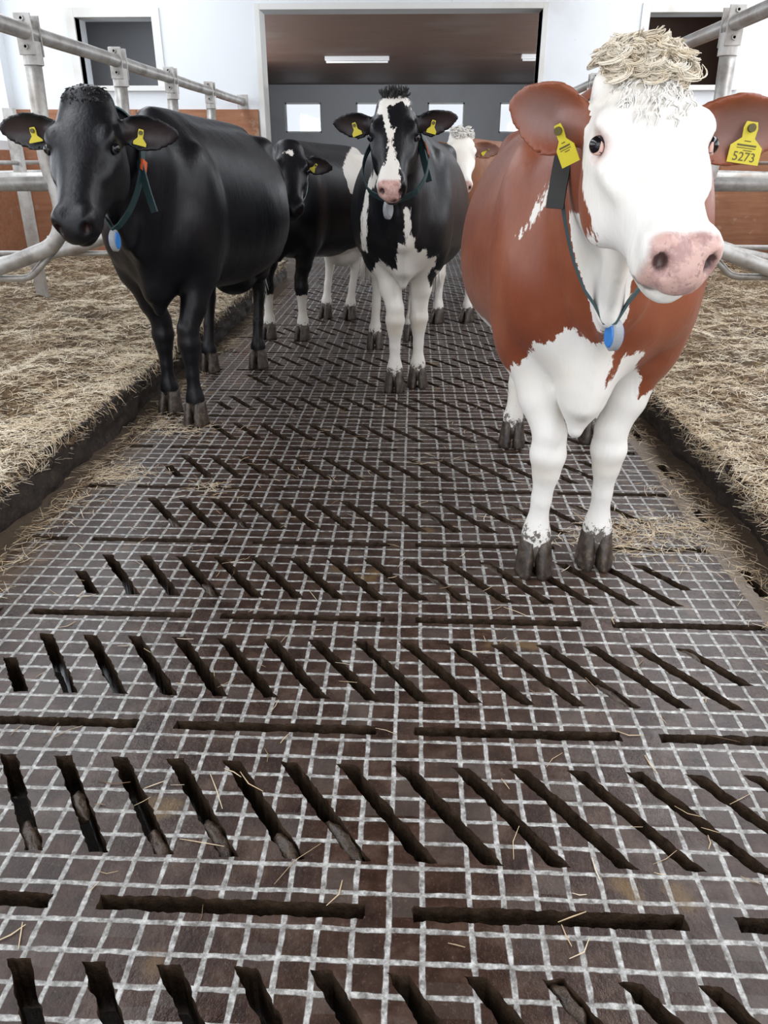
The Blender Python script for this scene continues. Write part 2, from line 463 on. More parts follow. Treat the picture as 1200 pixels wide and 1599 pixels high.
struct(bm_obj('floor_far', bm, M_FLOOR), 'floor of the room behind')
# muck plugs sitting in some slots
bm = bmesh.new()
for (k, i, c) in slots:
    if random.random() < 0.22 and k < 6:
        t = random.choice((0.12, 0.5, 0.8, 0.9)); L = random.uniform(0.03, 0.09)
        a = Vector((*c[0], 0)); b = Vector((*c[1], 0)); w = Vector((0.02, 0, 0))
        q = a.lerp(b, t)+w; d = (b-a).normalized()
        r = bmesh.ops.create_icosphere(bm, subdivisions=3, radius=1)
        ang = math.atan2(d.y, d.x)
        bmesh.ops.transform(bm, matrix=Matrix.Translation(q+Vector((0, 0, -0.022))) @ Matrix.Rotation(ang, 4, 'Z') @ Matrix.Diagonal((L, 0.019, 0.02, 1)), verts=r['verts'])
        for v in r['verts']: v.co += noise.noise_vector(v.co*60)*0.007+noise.noise_vector(v.co*170)*0.004
plug = bm_obj('manure_clumps', bm, M_SLOT, None, True)
tag(plug, 'brown manure clumps wedged in the slots of the floor', 'manure', kind='stuff')

# ---- kerbs and bedding
def curb(name, xface, side, z1, label):
    ny, nz = 420, 14; V = []; F = []
    for j in range(ny+1):
        y = -0.3+(WY-0.03+0.3)*j/ny
        for i in range(nz+1):
            z = -0.01+(z1+0.01)*i/nz
            n_ = noise.fractal(Vector((y*5, z*9, xface*3)), 1.0, 2.0, 4)*0.035 + noise.noise(Vector((y*0.9, 0, xface)))*0.03
            x = xface + side*(-0.03*(i/nz)) - n_*1.0
            V.append((x, y, z))
        V.append((xface+side*0.12, y, z1-0.06)); V.append((xface+side*0.12, y, -0.01))
    w = nz+3
    for j in range(ny):
        for i in range(w):
            a, b = j*w+i, j*w+(i+1) % w
            F.append((a, b, b+w, a+w))
    o = mesh_np(name, V, F, M_MUCK, None, True); return struct(o, label)
curb('trim_6', -1.515, -1, 0.205, 'dark manure-crusted kerb along the left bedding')
curb('trim_7', 1.275, 1, 0.18, 'dark manure-crusted kerb along the right bedding')

def bed_h(x, y, side):
    d = (x+1.52)*-1 if side < 0 else (x-1.26)
    base = 0.205 if side < 0 else 0.185
    e = min(1.0, max(0.0, d/0.12))
    h = base + 0.05*(1-math.exp(-max(d, 0)*2.2))
    h += 0.075*noise.fractal(Vector((x*2.3, y*2.3, side*5)), 1.0, 2.1, 5)*min(1, 0.35+d*1.5)
    h += 0.018*noise.noise(Vector((x*14, y*14, 3)))
    h = h if d > 0.06 else h-0.5*(0.06-max(d, -0.02))**1.3
    return h
def bedding(name, x0, x1, side, label):
    nx, ny = 150, 420; V = []; F = []
    for j in range(ny+1):
        y = -0.3+(WY-0.04+0.3)*j/ny
        for i in range(nx+1):
            x = x0+(x1-x0)*(i/nx)**1.5
            x += max(0, 1-i/8)*0.06*noise.fractal(Vector((y*4, side, 0)), 1, 2, 4)*0.6
            V.append((x, y, bed_h(x, y, side)-(0.03 if i == 0 else 0)))
    w = nx+1
    for j in range(ny):
        for i in range(nx):
            a = j*w+i; F.append((a, a+1, a+1+w, a+w) if side > 0 else (a, a+w, a+1+w, a+1))
    o = mesh_np(name, V, F, M_BED, None, True)
    return tag(o, label, 'bedding', kind='stuff')
bedding('straw_bedding', -1.50, XL+0.03, -1, 'trampled straw and manure bedding left of the aisle')
bedding('straw_bedding', 1.262, XR-0.03, 1, 'trampled straw and manure bedding right of the aisle')

def blades(name, P, yaw, pitch, L, W, tone, label, cat='straw'):
    """every blade: a bent three sided stalk"""
    n = len(P); V = np.zeros((n, 9, 3), np.float32)
    d = np.stack([np.cos(yaw)*np.cos(pitch), np.sin(yaw)*np.cos(pitch), np.sin(pitch)], 1)
    s = np.stack([-np.sin(yaw), np.cos(yaw), np.zeros(n)], 1)
    u = np.cross(d, s)*-1
    bend = RNG.normal(0, 0.08, n)
    for r, t in enumerate((-0.5, 0.0, 0.5)):
        c = P + d*(t*L)[:, None] + s*((t*t*4-0.5)*bend*L)[:, None]
        w = (W*(1.0 if r == 1 else 0.6))[:, None]
        V[:, r*3+0] = c + s*w; V[:, r*3+1] = c - s*w; V[:, r*3+2] = c + np.array([0, 0, 1.0])*w*0.8
    base = (np.arange(n)*9)[:, None]; F = []
    for r in (0, 3):
        for a, b in ((0, 1), (1, 2), (2, 0)):
            F.append(base+np.array([r+a, r+b, r+b+3, r+a+3])[None])
    F = np.concatenate(F, 0)
    o = mesh_np(name, V.reshape(-1, 3), F, M_STRAW)
    at = o.data.attributes.new('tone', 'FLOAT', 'POINT')
    at.data.foreach_set('value', np.repeat(tone.astype(np.float32), 9))
    return tag(o, label, cat, kind='stuff')

def bed_straw(side, n, label):
    P = []; tone = []
    k = 0
    while len(P) < n:
        y = 0.9 + (WY-1.0)*random.random()**1.5
        d = -0.012 + 2.9*random.random()**1.6
        x = (-1.52-d) if side < 0 else (1.26+d)
        if d < 0: z = bed_h(x, y, side)-0.01+random.uniform(-0.06, 0.02)
        else: z = bed_h(x, y, side)+random.uniform(0.0, 0.014)
        v = noise.noise(Vector((x*2.1, y*2.1, 7)))*0.5+0.5
        v2 = noise.noise(Vector((x*8, y*8, 9)))*0.5+0.5
        if random.random() > 0.35+v2*0.9: continue
        P.append((x, y, z)); tone.append(min(1, max(0, random.gauss(0.06+0.85*v+0.4*v2, 0.24))))
    P = np.array(P); m_ = len(P)
    return blades('loose_straw', P, RNG.uniform(0, 2*PI, m_), RNG.normal(0.05, 0.20, m_),
                  RNG.gamma(4, 0.0105, m_)+0.012, RNG.uniform(0.0008, 0.0021, m_), np.array(tone), label)
bed_straw(-1, 75000, 'golden straw stalks strewn over the left bedding')
bed_straw(1, 65000, 'golden straw stalks strewn over the right bedding')
# stalks hanging over the kerbs and lying along the foot of them and on the slats
P = []; T = []; YW = []; PT = []
for side in (-1, 1):
    for _ in range(1500):
        y = 1.2+7.5*random.random()**1.4
        x = (-1.49 if side < 0 else 1.25) + random.gauss(0, 0.02)
        z = (0.215 if side < 0 else 0.19)-abs(random.gauss(0, 0.016))
        P.append((x, y, z)); T.append(random.gauss(0.45, 0.25))
        YW.append(random.gauss(0 if side > 0 else PI, 0.8)+PI); PT.append(-abs(random.gauss(0.8, 0.4)))
    for _ in range(2600):
        y = 1.7+6.0*random.random()**1.5
        cl = noise.noise(Vector((side*4, y*2.2, 1)))
        sp = 0.07+0.08*max(0, cl)
        x = (-1.46+abs(random.gauss(0, sp))) if side < 0 else (1.22-abs(random.gauss(0, sp)))
        if random.random() > 0.55+cl: continue
        P.append((x, y, random.uniform(0.002, 0.02))); T.append(random.gauss(0.4, 0.25))
        YW.append(random.uniform(0, 2*PI)); PT.append(random.gauss(0, 0.12))
for (cx, cy, s, n) in ((0.80, 2.55, 0.14, 330), (0.98, 2.65, 0.12, 260), (-1.32, 3.1, 0.10, 240), (-0.85, 2.95, 0.07, 60), (-1.25, 3.75, 0.12, 200), (0.05, 3.35, 0.06, 14)):
    for _ in range(n):
        P.append((random.gauss(cx, s), random.gauss(cy, s*0.6), random.uniform(0.002, 0.015))); T.append(random.gauss(0.5, 0.25))
        YW.append(random.uniform(0, 2*PI)); PT.append(random.gauss(0, 0.08))
for _ in range(260):
    P.append((random.uniform(-1.3, 1.05), 0.9+4*random.random()**1.3, 0.003)); T.append(random.gauss(0.35, 0.2))
    YW.append(random.uniform(0, 2*PI)); PT.append(0.0)
nn_ = len(P)
blades('loose_straw', np.array(P), np.array(YW), np.array(PT), RNG.gamma(4, 0.0105, nn_)+0.012,
       RNG.uniform(0.0007, 0.0017, nn_), np.clip(np.array(T), 0, 1), 'stray straw hanging over the kerbs and lying on the slats')

# ------------------------------------------------------------------ stall rails
def rail(x, z, y0, y1, label):
    t = empty('top_rail', (x, y0, z), label, 'rail')
    bm = bmesh.new()
    n = 30; pts = [(0, (y1-y0)*i/n, 0.0015*math.sin(i*1.1)) for i in range(n+1)]
    add_tube(bm, pts, 0.037, 18); bm_obj('pipe', bm, M_STEEL, t, True)
    bm = bmesh.new(); add_box(bm, -0.06, 0.06, y1-y0-0.004, y1-y0+0.008, -0.07, 0.07, bevel=0.003)
    add_tube(bm, [(0, y1-y0-0.05, 0), (0, y1-y0+0.004, 0)], 0.04, 18)
    bm_obj('wall_flange', bm, M_STEEL, t)
    return t
def divider(x, y, ztop, side, sc_, label, group, zlow=0.86):
    """side -1: the loop runs to -x"""
    t = empty('stall_divider', (x, y, 0), label, 'stall divider', group)
    s = side
    bm = bmesh.new()
    pts = smooth_path([(0, 0, ztop-0.02), (0.02*s, 0, 1.25), (-0.03*s, 0, 1.05), (0.03*s, 0, zlow), (0.42*s, 0, zlow-0.14), (1.3*s, 0, zlow-0.30), (1.75*s, 0, 0.42)], 0.16)
    add_tube(bm, pts, 0.041, 18); bm_obj('post_pipe', bm, M_STEEL, t, True)
    bm = bmesh.new(); add_tube(bm, smooth_path([(0.0, 0, 1.16), (1.0*s, 0, 1.16), (2.35*s, 0, 1.13)], 0.1), 0.036, 18)
    bm_obj('upper_pipe', bm, M_STEEL, t, True)
    bm = bmesh.new(); add_tube(bm, smooth_path([(0.06*s, 0.035, zlow-0.02), (0.24*s, 0.035, zlow-0.185), (1.2*s, 0.035, zlow-0.19)], 0.05), 0.019, 14)
    bm_obj('lower_brace', bm, M_STEEL, t, True)
    # clamp gripping the top rail: two plates with ears and bolts
    bm = bmesh.new()
    add_box(bm, -0.040, 0.040, -0.052, -0.040, ztop-0.10, ztop+0.075, bevel=0.003)
    add_box(bm, -0.040, 0.040, 0.040, 0.052, ztop-0.10, ztop+0.075, bevel=0.003)
    add_tube(bm, [(0, 0, ztop-0.14), (0, 0, ztop-0.04)], 0.048, 16)
    bm_obj('clamp', bm, M_STEEL, t)
    for dz in (0.052, -0.065):
        bm = bmesh.new(); add_tube(bm, [(0, -0.062, ztop+dz), (0, 0.062, ztop+dz)], 0.007, 8)
        add_tube(bm, [(0, -0.062, ztop+dz), (0, -0.052, ztop+dz)], 0.013, 6)
        add_tube(bm, [(0, 0.052, ztop+dz), (0, 0.062, ztop+dz)], 0.013, 6)
        bm_obj('bolt', bm, M_STEEL, t)
    return t
rail(-1.90, 1.838, 2.2, WY, 'galvanised top rail above the left row of stalls')
rail(1.57, 1.90, 2.2, WY, 'galvanised top rail above the right row of stalls')
Ld = ['nearest stall divider on the left, beside the black cow head', 'second stall divider on the left, behind the black cow head',
      'third stall divider on the left, above the back of the black cow', 'stall divider on the left closest to the white wall']
for i, y in enumerate((4.27, 5.50, 6.64, 7.86)): divider(-1.90, y, 1.838, -1, 1, Ld[i], 'stall dividers along the left bedding')
Rd = ['nearest stall divider on the right, behind the ear of the brown and white cow', 'second stall divider on the right, above the ear of the brown and white cow', 'stall divider on the right nearest the back wall']
for i, y in enumerate((4.55, 6.20, 7.86)): divider(1.57, y, 1.90, 1, 1, Rd[i], 'stall dividers along the right bedding')
# uprights at the head end of the stalls
for sgn, xx, ys, nm in ((-1, -3.05, (4.9, 6.3), 'left'), (1, 3.3, (5.6,), 'right')):
    for q, y in enumerate(ys):
        bm = bmesh.new(); add_box(bm, -0.04, 0.04, -0.03, 0.03, 0.15, 1.62, bevel=0.004)
        o = bm_obj('stall_upright', bm, M_STEEL); o.location = (xx, y, 0)
        tag(o, ('flat steel upright standing in the %s bedding, ' % nm)+('nearer one' if q == 0 else 'farther one'), 'upright')
    bm = bmesh.new(); add_tube(bm, [(xx, 1.6, 1.25), (xx, WY-0.03, 1.25)], 0.016, 12)
    tag(bm_obj('neck_rail', bm, M_STEEL, None, True), 'thin rail running through the %s stalls' % nm, 'rail')

# ------------------------------------------------------------------ lamps in the far room
M_LAMP = mat('lamp_housing', (0.7, 0.7, 0.7), 0.4); M_TUBE = mat('lamp_tube', (0.9, 0.9, 0.88), 0.3)
for (x0, x1, y, lb) in ((-2.18, -0.68, 20.5, 'fluorescent ceiling lamp near the middle of the doorway'), (2.35, 3.85, 20.2, 'fluorescent ceiling lamp at the right edge of the doorway')):
    t = empty('ceiling_lamp', ((x0+x1)/2, y, FZ), lb, 'lamp')
    w = (x1-x0)/2
    bm = bmesh.new(); add_box(bm, -w, w, -0.07, 0.07, -0.09, 0, bevel=0.015); bm_obj('housing', bm, M_LAMP, t)
    bm = bmesh.new(); add_tube(bm, [(-w+0.03, 0, -0.115), (w-0.03, 0, -0.115)], 0.02, 12); bm_obj('tube', bm, M_TUBE, t, True)

# ------------------------------------------------------------------ cows
def unit(v): v = np.asarray(v, float); return v/np.linalg.norm(v)

class Vol:
    """signed field on a grid; shapes are blended in, then polygonised"""
    def __init__(s, lo, hi, h):
        s.lo = np.array(lo, float); s.h = h
        s.n = np.ceil((np.array(hi)-s.lo)/h).astype(int)+1
        s.f = np.full(s.n, 0.5, np.float32)
    def sub(s, lo, hi):
        a = np.maximum(np.floor((np.array(lo)-s.lo)/s.h).astype(int), 0)
        b = np.minimum(np.ceil((np.array(hi)-s.lo)/s.h).astype(int)+1, s.n)
        ax = [s.lo[i]+s.h*np.arange(a[i], b[i]) for i in range(3)]
        return tuple(slice(a[i], b[i]) for i in range(3)), ax
    def put(s, d, sl, k, cut=False):
        f = s.f[sl]
        if cut:
            d = -d; h = np.clip(0.5-0.5*(f-d)/k, 0, 1)
            s.f[sl] = (f*(1-h)+d*h + k*h*(1-h)).astype(np.float32)
        else:
            h = np.clip(0.5+0.5*(f-d)/k, 0, 1)
            s.f[sl] = (f*(1-h)+d*h - k*h*(1-h)).astype(np.float32)
    def local(s, c, R, lo, hi):
        sl, ax = s.sub(lo, hi)
        if any(len(a) < 2 for a in ax): return None
        dx = (ax[0]-c[0])[:, None, None]; dy = (ax[1]-c[1])[None, :, None]; dz = (ax[2]-c[2])[None, None, :]
        return sl, [(dx*R[i][0]+dy*R[i][1]+dz*R[i][2]).astype(np.float32) for i in range(3)]
    def ell(s, c, r, R=None, k=0.03, cut=False):
        R = np.eye(3) if R is None else np.asarray(R); c = np.asarray(c, float); m = max(r)+k*1.5+3*s.h
        q = s.local(c, R, c-m, c+m)
        if q is None: return
        sl, (a, b, g) = q
        k0 = np.sqrt((a/r[0])**2+(b/r[1])**2+(g/r[2])**2)
        k1 = np.sqrt((a/r[0]**2)**2+(b/r[1]**2)**2+(g/r[2]**2)**2)+1e-6
        s.put(k0*(k0-1)/k1, sl, k, cut)
    def seg(s, a, b, ra, rb, side, k=0.03, dn=None, cut=False, n=2.0):
        """elliptic cone; r=(side radius, other radius); dn=(ra2, rb2): other radius on the negative side"""
        a = np.asarray(a, float); b = np.asarray(b, float); L = np.linalg.norm(b-a); w = (b-a)/L
        sd = unit(side - w*np.dot(side, w)); up_ = np.cross(sd, w)
        if up_[2] < -1e-3 or (abs(up_[2]) < 1e-3 and up_[1] > 0): up_ = -up_
        m = max(*ra, *rb, *(dn or (0, 0)))+k*1.5+3*s.h
        q = s.local(a, [sd, up_, w], np.minimum(a, b)-m, np.maximum(a, b)+m)
        if q is None: return
        sl, (u, v, z) = q
        t = np.clip(z/L, 0, 1); e = z-t*L
        rx = ra[0]+(rb[0]-ra[0])*t; ry = ra[1]+(rb[1]-ra[1])*t
        if dn is not None: ry = np.where(v < 0, dn[0]+(dn[1]-dn[0])*t, ry)
        rw = np.minimum(rx, ry)
        k0 = np.sqrt(((np.abs(u)/rx)**n+(np.abs(v)/ry)**n)**(2.0/n)+(e/rw)**2)
        k1 = np.sqrt((u/rx**2)**2+(v/ry**2)**2+(e/rw**2)**2)+1e-5
        s.put(k0*(k0-1)/k1, sl, k, cut)
    def loft(s, o, R, secs, k=0.03, n=2.2, egg=0.0):
        """straight loft along R[0]; secs rows: t, up, down, halfwidth; R=[axis, lateral, up]"""
        o = np.asarray(o, float); R = np.asarray(R); S = np.array(secs, float)
        P0 = o+R[0]*S[0, 0]; P1 = o+R[0]*S[-1, 0]; m = S[:, 1:].max()+k*1.5+3*s.h
        q = s.local(o, R, np.minimum(P0, P1)-m, np.maximum(P0, P1)+m)
        if q is None: return
        sl, (t, u, v) = q
        tc = np.clip(t, S[0, 0], S[-1, 0]); e = t-tc
        dt = np.gradient
        def itp(c):
            # cubic hermite through the sections
            x = S[:, 0]; y = S[:, c]; mm = np.gradient(y, x)
            i = np.clip(np.searchsorted(x, tc)-1, 0, len(x)-2)
            h = x[i+1]-x[i]; w = (tc-x[i])/h
            return ((2*w**3-3*w**2+1)*y[i]+(w**3-2*w**2+w)*h*mm[i]+(-2*w**3+3*w**2)*y[i+1]+(w**3-w**2)*h*mm[i+1]).astype(np.float32)
        tu, td, hw = itp(1), itp(2), itp(3)
        c = (tu-td)/2; r = (tu+td)/2       # up extent tu above axis, td below
        vv = v-c
        if egg: hw = hw*(1+egg*np.clip(vv/r, -1, 1))
        rw = np.minimum(hw, r)*0.6
        k0 = np.sqrt(((np.abs(u)/hw)**n+(np.abs(vv)/r)**n)**(2.0/n)+(e/rw)**2)
        k1 = np.sqrt((u/hw**2)**2+(vv/r**2)**2+(e/rw**2)**2)+1e-5
        s.put(k0*(k0-1)/k1, sl, k)
    def ear(s, c, R, L, W, th, cupq, k=0.012):
        """R=[along, width, open direction]"""
        c = np.asarray(c, float); m = L+0.05
        q = s.local(c, R, c-m, c+m)
        if q is None: return
        sl, (a, w, g_) = q
        a_ = a/L*2
        taper = np.clip(1.0-0.28*np.clip(a_, -1, 1)-0.25*np.clip(-a_-0.3, 0, 1), 0.3, 1.3)
        ww = w/(W*0.5*taper)
        gg = (g_-cupq*w*w*(1.0-0.3*a_)+0.25*a_*a_*0.03)
        r1 = np.sqrt(a_**2+ww**2)
        sl_ = np.sqrt(1+(2*cupq*w)**2)
        p1 = (r1-1)*W*0.5; p2 = np.abs(gg)/sl_-th
        hh = np.clip(0.5+0.5*(p1-p2)/0.008, 0, 1)
        s.put(p2*(1-hh)+p1*hh+0.008*hh*(1-hh), sl, k)
    def mesh(s):
        f = s.f; ins = f < 0
        nx, ny, nz = f.shape
        cnt = np.zeros((nx-1, ny-1, nz-1), np.int8)
        cor = [(i, j, k) for i in (0, 1) for j in (0, 1) for k in (0, 1)]
        for i, j, k in cor: cnt += ins[i:nx-1+i, j:ny-1+j, k:nz-1+k]
        act = np.argwhere((cnt > 0) & (cnt < 8))
        idm = np.full((nx-1, ny-1, nz-1), -1, np.int32)
        idm[act[:, 0], act[:, 1], act[:, 2]] = np.arange(len(act))
        vals = {c: f[act[:, 0]+c[0], act[:, 1]+c[1], act[:, 2]+c[2]] for c in cor}
        acc = np.zeros((len(act), 3)); num = np.zeros(len(act))
        for c in cor:
            for ax in range(3):
                if c[ax]: continue
                d = list(c); d[ax] = 1; d = tuple(d)
                fa, fb = vals[c], vals[d]; x = (fa < 0) != (fb < 0)
                t = np.where(x, fa/(fa-fb+1e-12), 0)
                p_ = np.array(c, float)[None].repeat(len(act), 0); p_[:, ax] += t
                acc[x] += p_[x]; num += x
        V = (act+acc/num[:, None])*s.h+s.lo
        F = []
        for ax in range(3):
            sl0 = [slice(1, -1)]*3; sl0[ax] = slice(0, -1); sl1 = [slice(1, -1)]*3; sl1[ax] = slice(1, None)
            A = ins[tuple(sl0)]; B = ins[tuple(sl1)]
            for flip, msk in ((False, A & ~B), (True, ~A & B)):
                e = np.argwhere(msk); 
                o_ = [1, 1, 1]; o_[ax] = 0; e = e+np.array(o_)
                b1, b2 = [(1, 2), (2, 0), (0, 1)][ax]
                def g_(d1, d2):
                    q = e.copy(); q[:, b1] -= d1; q[:, b2] -= d2
                    q = np.minimum(q, np.array(idm.shape)-1)
                    return idm[q[:, 0], q[:, 1], q[:, 2]]
                quad = np.stack([g_(1, 1), g_(0, 1), g_(0, 0), g_(1, 0)], 1)
                if flip: quad = quad[:, ::-1]
                F.append(quad)
        F = np.concatenate(F, 0); F = F[(F >= 0).all(1)]
        return V, F

def relax(V, F, it=2, fac=0.5):
    E = np.concatenate([F[:, [0, 1]], F[:, [1, 2]], F[:, [2, 3]], F[:, [3, 0]]])
    n = len(V); deg = np.bincount(E[:, 0], minlength=n)+np.bincount(E[:, 1], minlength=n)
    for _ in range(it):
        S = np.zeros_like(V)
        for c in range(3):
            S[:, c] = np.bincount(E[:, 0], V[E[:, 1], c], n)+np.bincount(E[:, 1], V[E[:, 0], c], n)
        V = V*(1-fac)+fac*S/np.maximum(deg, 1)[:, None]
    return V

def poly_sd(P, poly):
    """signed distance, positive inside"""
    poly = np.asarray(poly, float); d = np.full(len(P), 1e9); ins = np.zeros(len(P), bool)
    for i in range(len(poly)):
        a, b = poly[i], poly[(i+1) % len(poly)]
        e = b-a; w = P-a; t = np.clip((w@e)/(e@e+1e-12), 0, 1)
        d = np.minimum(d, np.linalg.norm(w-t[:, None]*e, axis=1))
        c = ((a[1] > P[:, 1]) != (b[1] > P[:, 1])) & (P[:, 0] < (b[0]-a[0])*(P[:, 1]-a[1])/(b[1]-a[1]+1e-12)+a[0])
        ins ^= c
    return np.where(ins, d, -d)

def m_coat(name, coat, coat2, white, pink=(0.60, 0.36, 0.31), rough=0.5, fur=90, spec=0.35, edge=0.016):
    m = mat(name, coat, rough, 0, spec); g = NG(m); p = g.pos()
    st = g.pos((1, 1, 0.28))
    n1 = g.noise(st, fur, 4, 0.6); n2 = g.noise(p, 5, 4); n3 = g.noise(st, 45, 4, 0.75)
    w = g.math('ADD', g.attr('white'), g.math('MULTIPLY', g.math('SUBTRACT', n3, 0.5), edge*4.5))
    w = g.smooth(w, -0.003, 0.003)
    c = g.mix(g.smooth(n2, 0.35, 0.7), coat, coat2)
    c = g.mix(g.attr('earin'), c, (0.22, 0.12, 0.10) if sum(coat) > 0.1 else (0.035, 0.024, 0.024))
    wh = g.mix(g.math('MULTIPLY', g.smooth(n2, 0.4, 0.8), 0.5), white, tuple(x*k for x, k in zip(white, (0.93, 0.86, 0.74))))
    c = g.mix(w, c, wh)
    pk = g.mix(g.smooth(g.noise(p, 28, 5, 0.7), 0.42, 0.62), pink, tuple(x*y for x, y in zip(pink, (0.62, 0.52, 0.55))))
    pk = g.mix(g.math('MULTIPLY', g.smooth(g.noise(p, 75, 3, 0.7), 0.60, 0.66), 0.6), pk, (0.16, 0.09, 0.08))
    pk = g.mix(g.attr('spots'), pk, (0.10, 0.06, 0.055))
    c = g.mix(g.attr('pink'), c, pk)
    c = g.mix(g.attr('dark'), c, (0.030, 0.012, 0.011))
    # straw-coloured stain on the knees, splashed muck on the feet
    c = g.mix(g.math('MULTIPLY', g.math('MULTIPLY', g.attr('stain'), w), 0.5), c, (0.42, 0.30, 0.15))
    mu = g.math('ADD', g.attr('mud'), g.math('MULTIPLY', g.math('SUBTRACT', g.noise(p, 38, 5, 0.75), 0.5), 1.7))
    mu = g.smooth(mu, 0.47, 0.56)
    c = g.mix(g.math('MULTIPLY', mu, 0.88), c, (0.055, 0.036, 0.023))
    r = g.math('ADD', rough, g.math('MULTIPLY', g.math('SUBTRACT', n1, 0.5), 0.25))
    r = g.math('SUBTRACT', r, g.math('MULTIPLY', g.attr('pink'), 0.12))
    g.set(Base_Color=c, Roughness=r, Normal=g.bump(n1, 0.35, 0.004, g.bump(g.noise(g.pos((1, 1, 0.35)), 7, 3), 0.35, 0.02)))
    g.b.inputs['Sheen Weight'].default_value = 0.0 if sum(coat) < 0.1 else 0.06; g.b.inputs['Sheen Roughness'].default_value = 0.4
    return m
M_RED = m_coat('chestnut_and_white_coat', (0.205, 0.050, 0.021), (0.265, 0.080, 0.038), (0.86, 0.84, 0.80), rough=0.42, spec=0.40)
M_BLK = m_coat('black_and_white_coat', (0.0035, 0.0038, 0.0055), (0.007, 0.0072, 0.0095), (0.74, 0.71, 0.66), rough=0.40, spec=0.30)
M_RED2 = m_coat('light_brown_coat', (0.20, 0.075, 0.034), (0.25, 0.10, 0.05), (0.82, 0.79, 0.74), rough=0.5)
m = M_HOOF = mat('hoof_horn', (0.05, 0.04, 0.035), 0.4); g = NG(m); p = g.pos(); n1 = g.noise(p, 30, 5, 0.7)
g.set(Base_Color=g.ramp(n1, [(0.3, (0.014, 0.010, 0.008)), (0.52, (0.050, 0.036, 0.027)), (0.75, (0.16, 0.12, 0.085))]), Normal=g.bump(n1, 0.7, 0.006))
M_EYE = mat('cow_eye', (0.005, 0.004, 0.006), 0.12, 0, 0.5)
M_LASH = mat('eye_rim', (0.008, 0.007, 0.008), 0.5)
M_RIMP = mat('pink_eye_rim', (0.66, 0.42, 0.36), 0.5)
M_YEL = mat('yellow_tag', (0.62, 0.52, 0.03), 0.5)
M_INK = mat('tag_print', (0.10, 0.08, 0.02), 0.6)
M_STRAP = mat('dark_teal_strap', (0.020, 0.050, 0.055), 0.55)
M_STRAPK = mat('black_strap', (0.018, 0.018, 0.017), 0.6)
M_STRAPW = mat('pale_strap', (0.45, 0.55, 0.60), 0.6)
M_ORG = mat('orange_buckle', (0.72, 0.13, 0.03), 0.45)
M_GREY = mat('grey_transponder', (0.30, 0.32, 0.34), 0.4)
M_BLUE = mat('blue_transponder', (0.04, 0.20, 0.55), 0.35)
def m_hair(name, a, b):
    m = mat(name, a, 0.6, 0, 0.3); g = NG(m); n = g.noise(g.pos(), 28, 4)
    g.set(Base_Color=g.ramp(n, [(0.3, a), (0.7, b)])); g.b.inputs['Sheen Weight'].default_value = 0.2
    return m
M_CURL = m_hair('cream_curls', (0.78, 0.66, 0.48), (0.95, 0.90, 0.80))
M_CURLW = m_hair('white_curls', (0.84, 0.80, 0.74), (0.90, 0.88, 0.84))
M_TUFTB = m_hair('black_tuft', (0.006, 0.006, 0.007), (0.02, 0.02, 0.021))

def hoof(c, yaw, w, base, root):
    """two claws side by side, toes to the front"""
    bm = bmesh.new()
    for s in (-1, 1):
        rings = []
        prof = [(0.0, 1.0, 0.0), (0.012, 1.02, 0.001), (0.05, 0.95, 0.008), (0.085, 0.86, 0.020), (0.105, 0.80, 0.026), (0.112, 0.70, 0.028)]
        for z, k, bk in prof:
            r = []
            for i in range(14):
                a = 2*PI*i/14
                x = math.cos(a)*0.030*k; y = math.sin(a)
                y = -abs(y)**0.8*0.068*k+bk if y < 0 else y**0.8*0.045*k+bk*0.5
                x *= 1.0 - (0.45*max(0, -y-0.02)/0.05)*0.6
                if x*s < 0: x *= 0.82
                x += s*(0.030*(0.98-z*2.6)) - s*(-y)*0.08
                r.append(Vector((x, y, z)))
            rings.append(r)
        vs = [[bm.verts.new(v*(w/0.12)) for v in r] for r in rings]
        for i in range(len(vs)-1):
            for k in range(14): bm.faces.new((vs[i][k], vs[i][(k+1) % 14], vs[i+1][(k+1) % 14], vs[i+1][k]))
        bm.faces.new(list(reversed(vs[0]))); bm.faces.new(vs[-1])
    Rm = Matrix.Translation(Vector(c)-Vector(base)) @ Matrix.Rotation(yaw, 4, 'Z')
    bmesh.ops.transform(bm, matrix=Rm, verts=bm.verts)
    return bm_obj('hoof', bm, M_HOOF, root, True)

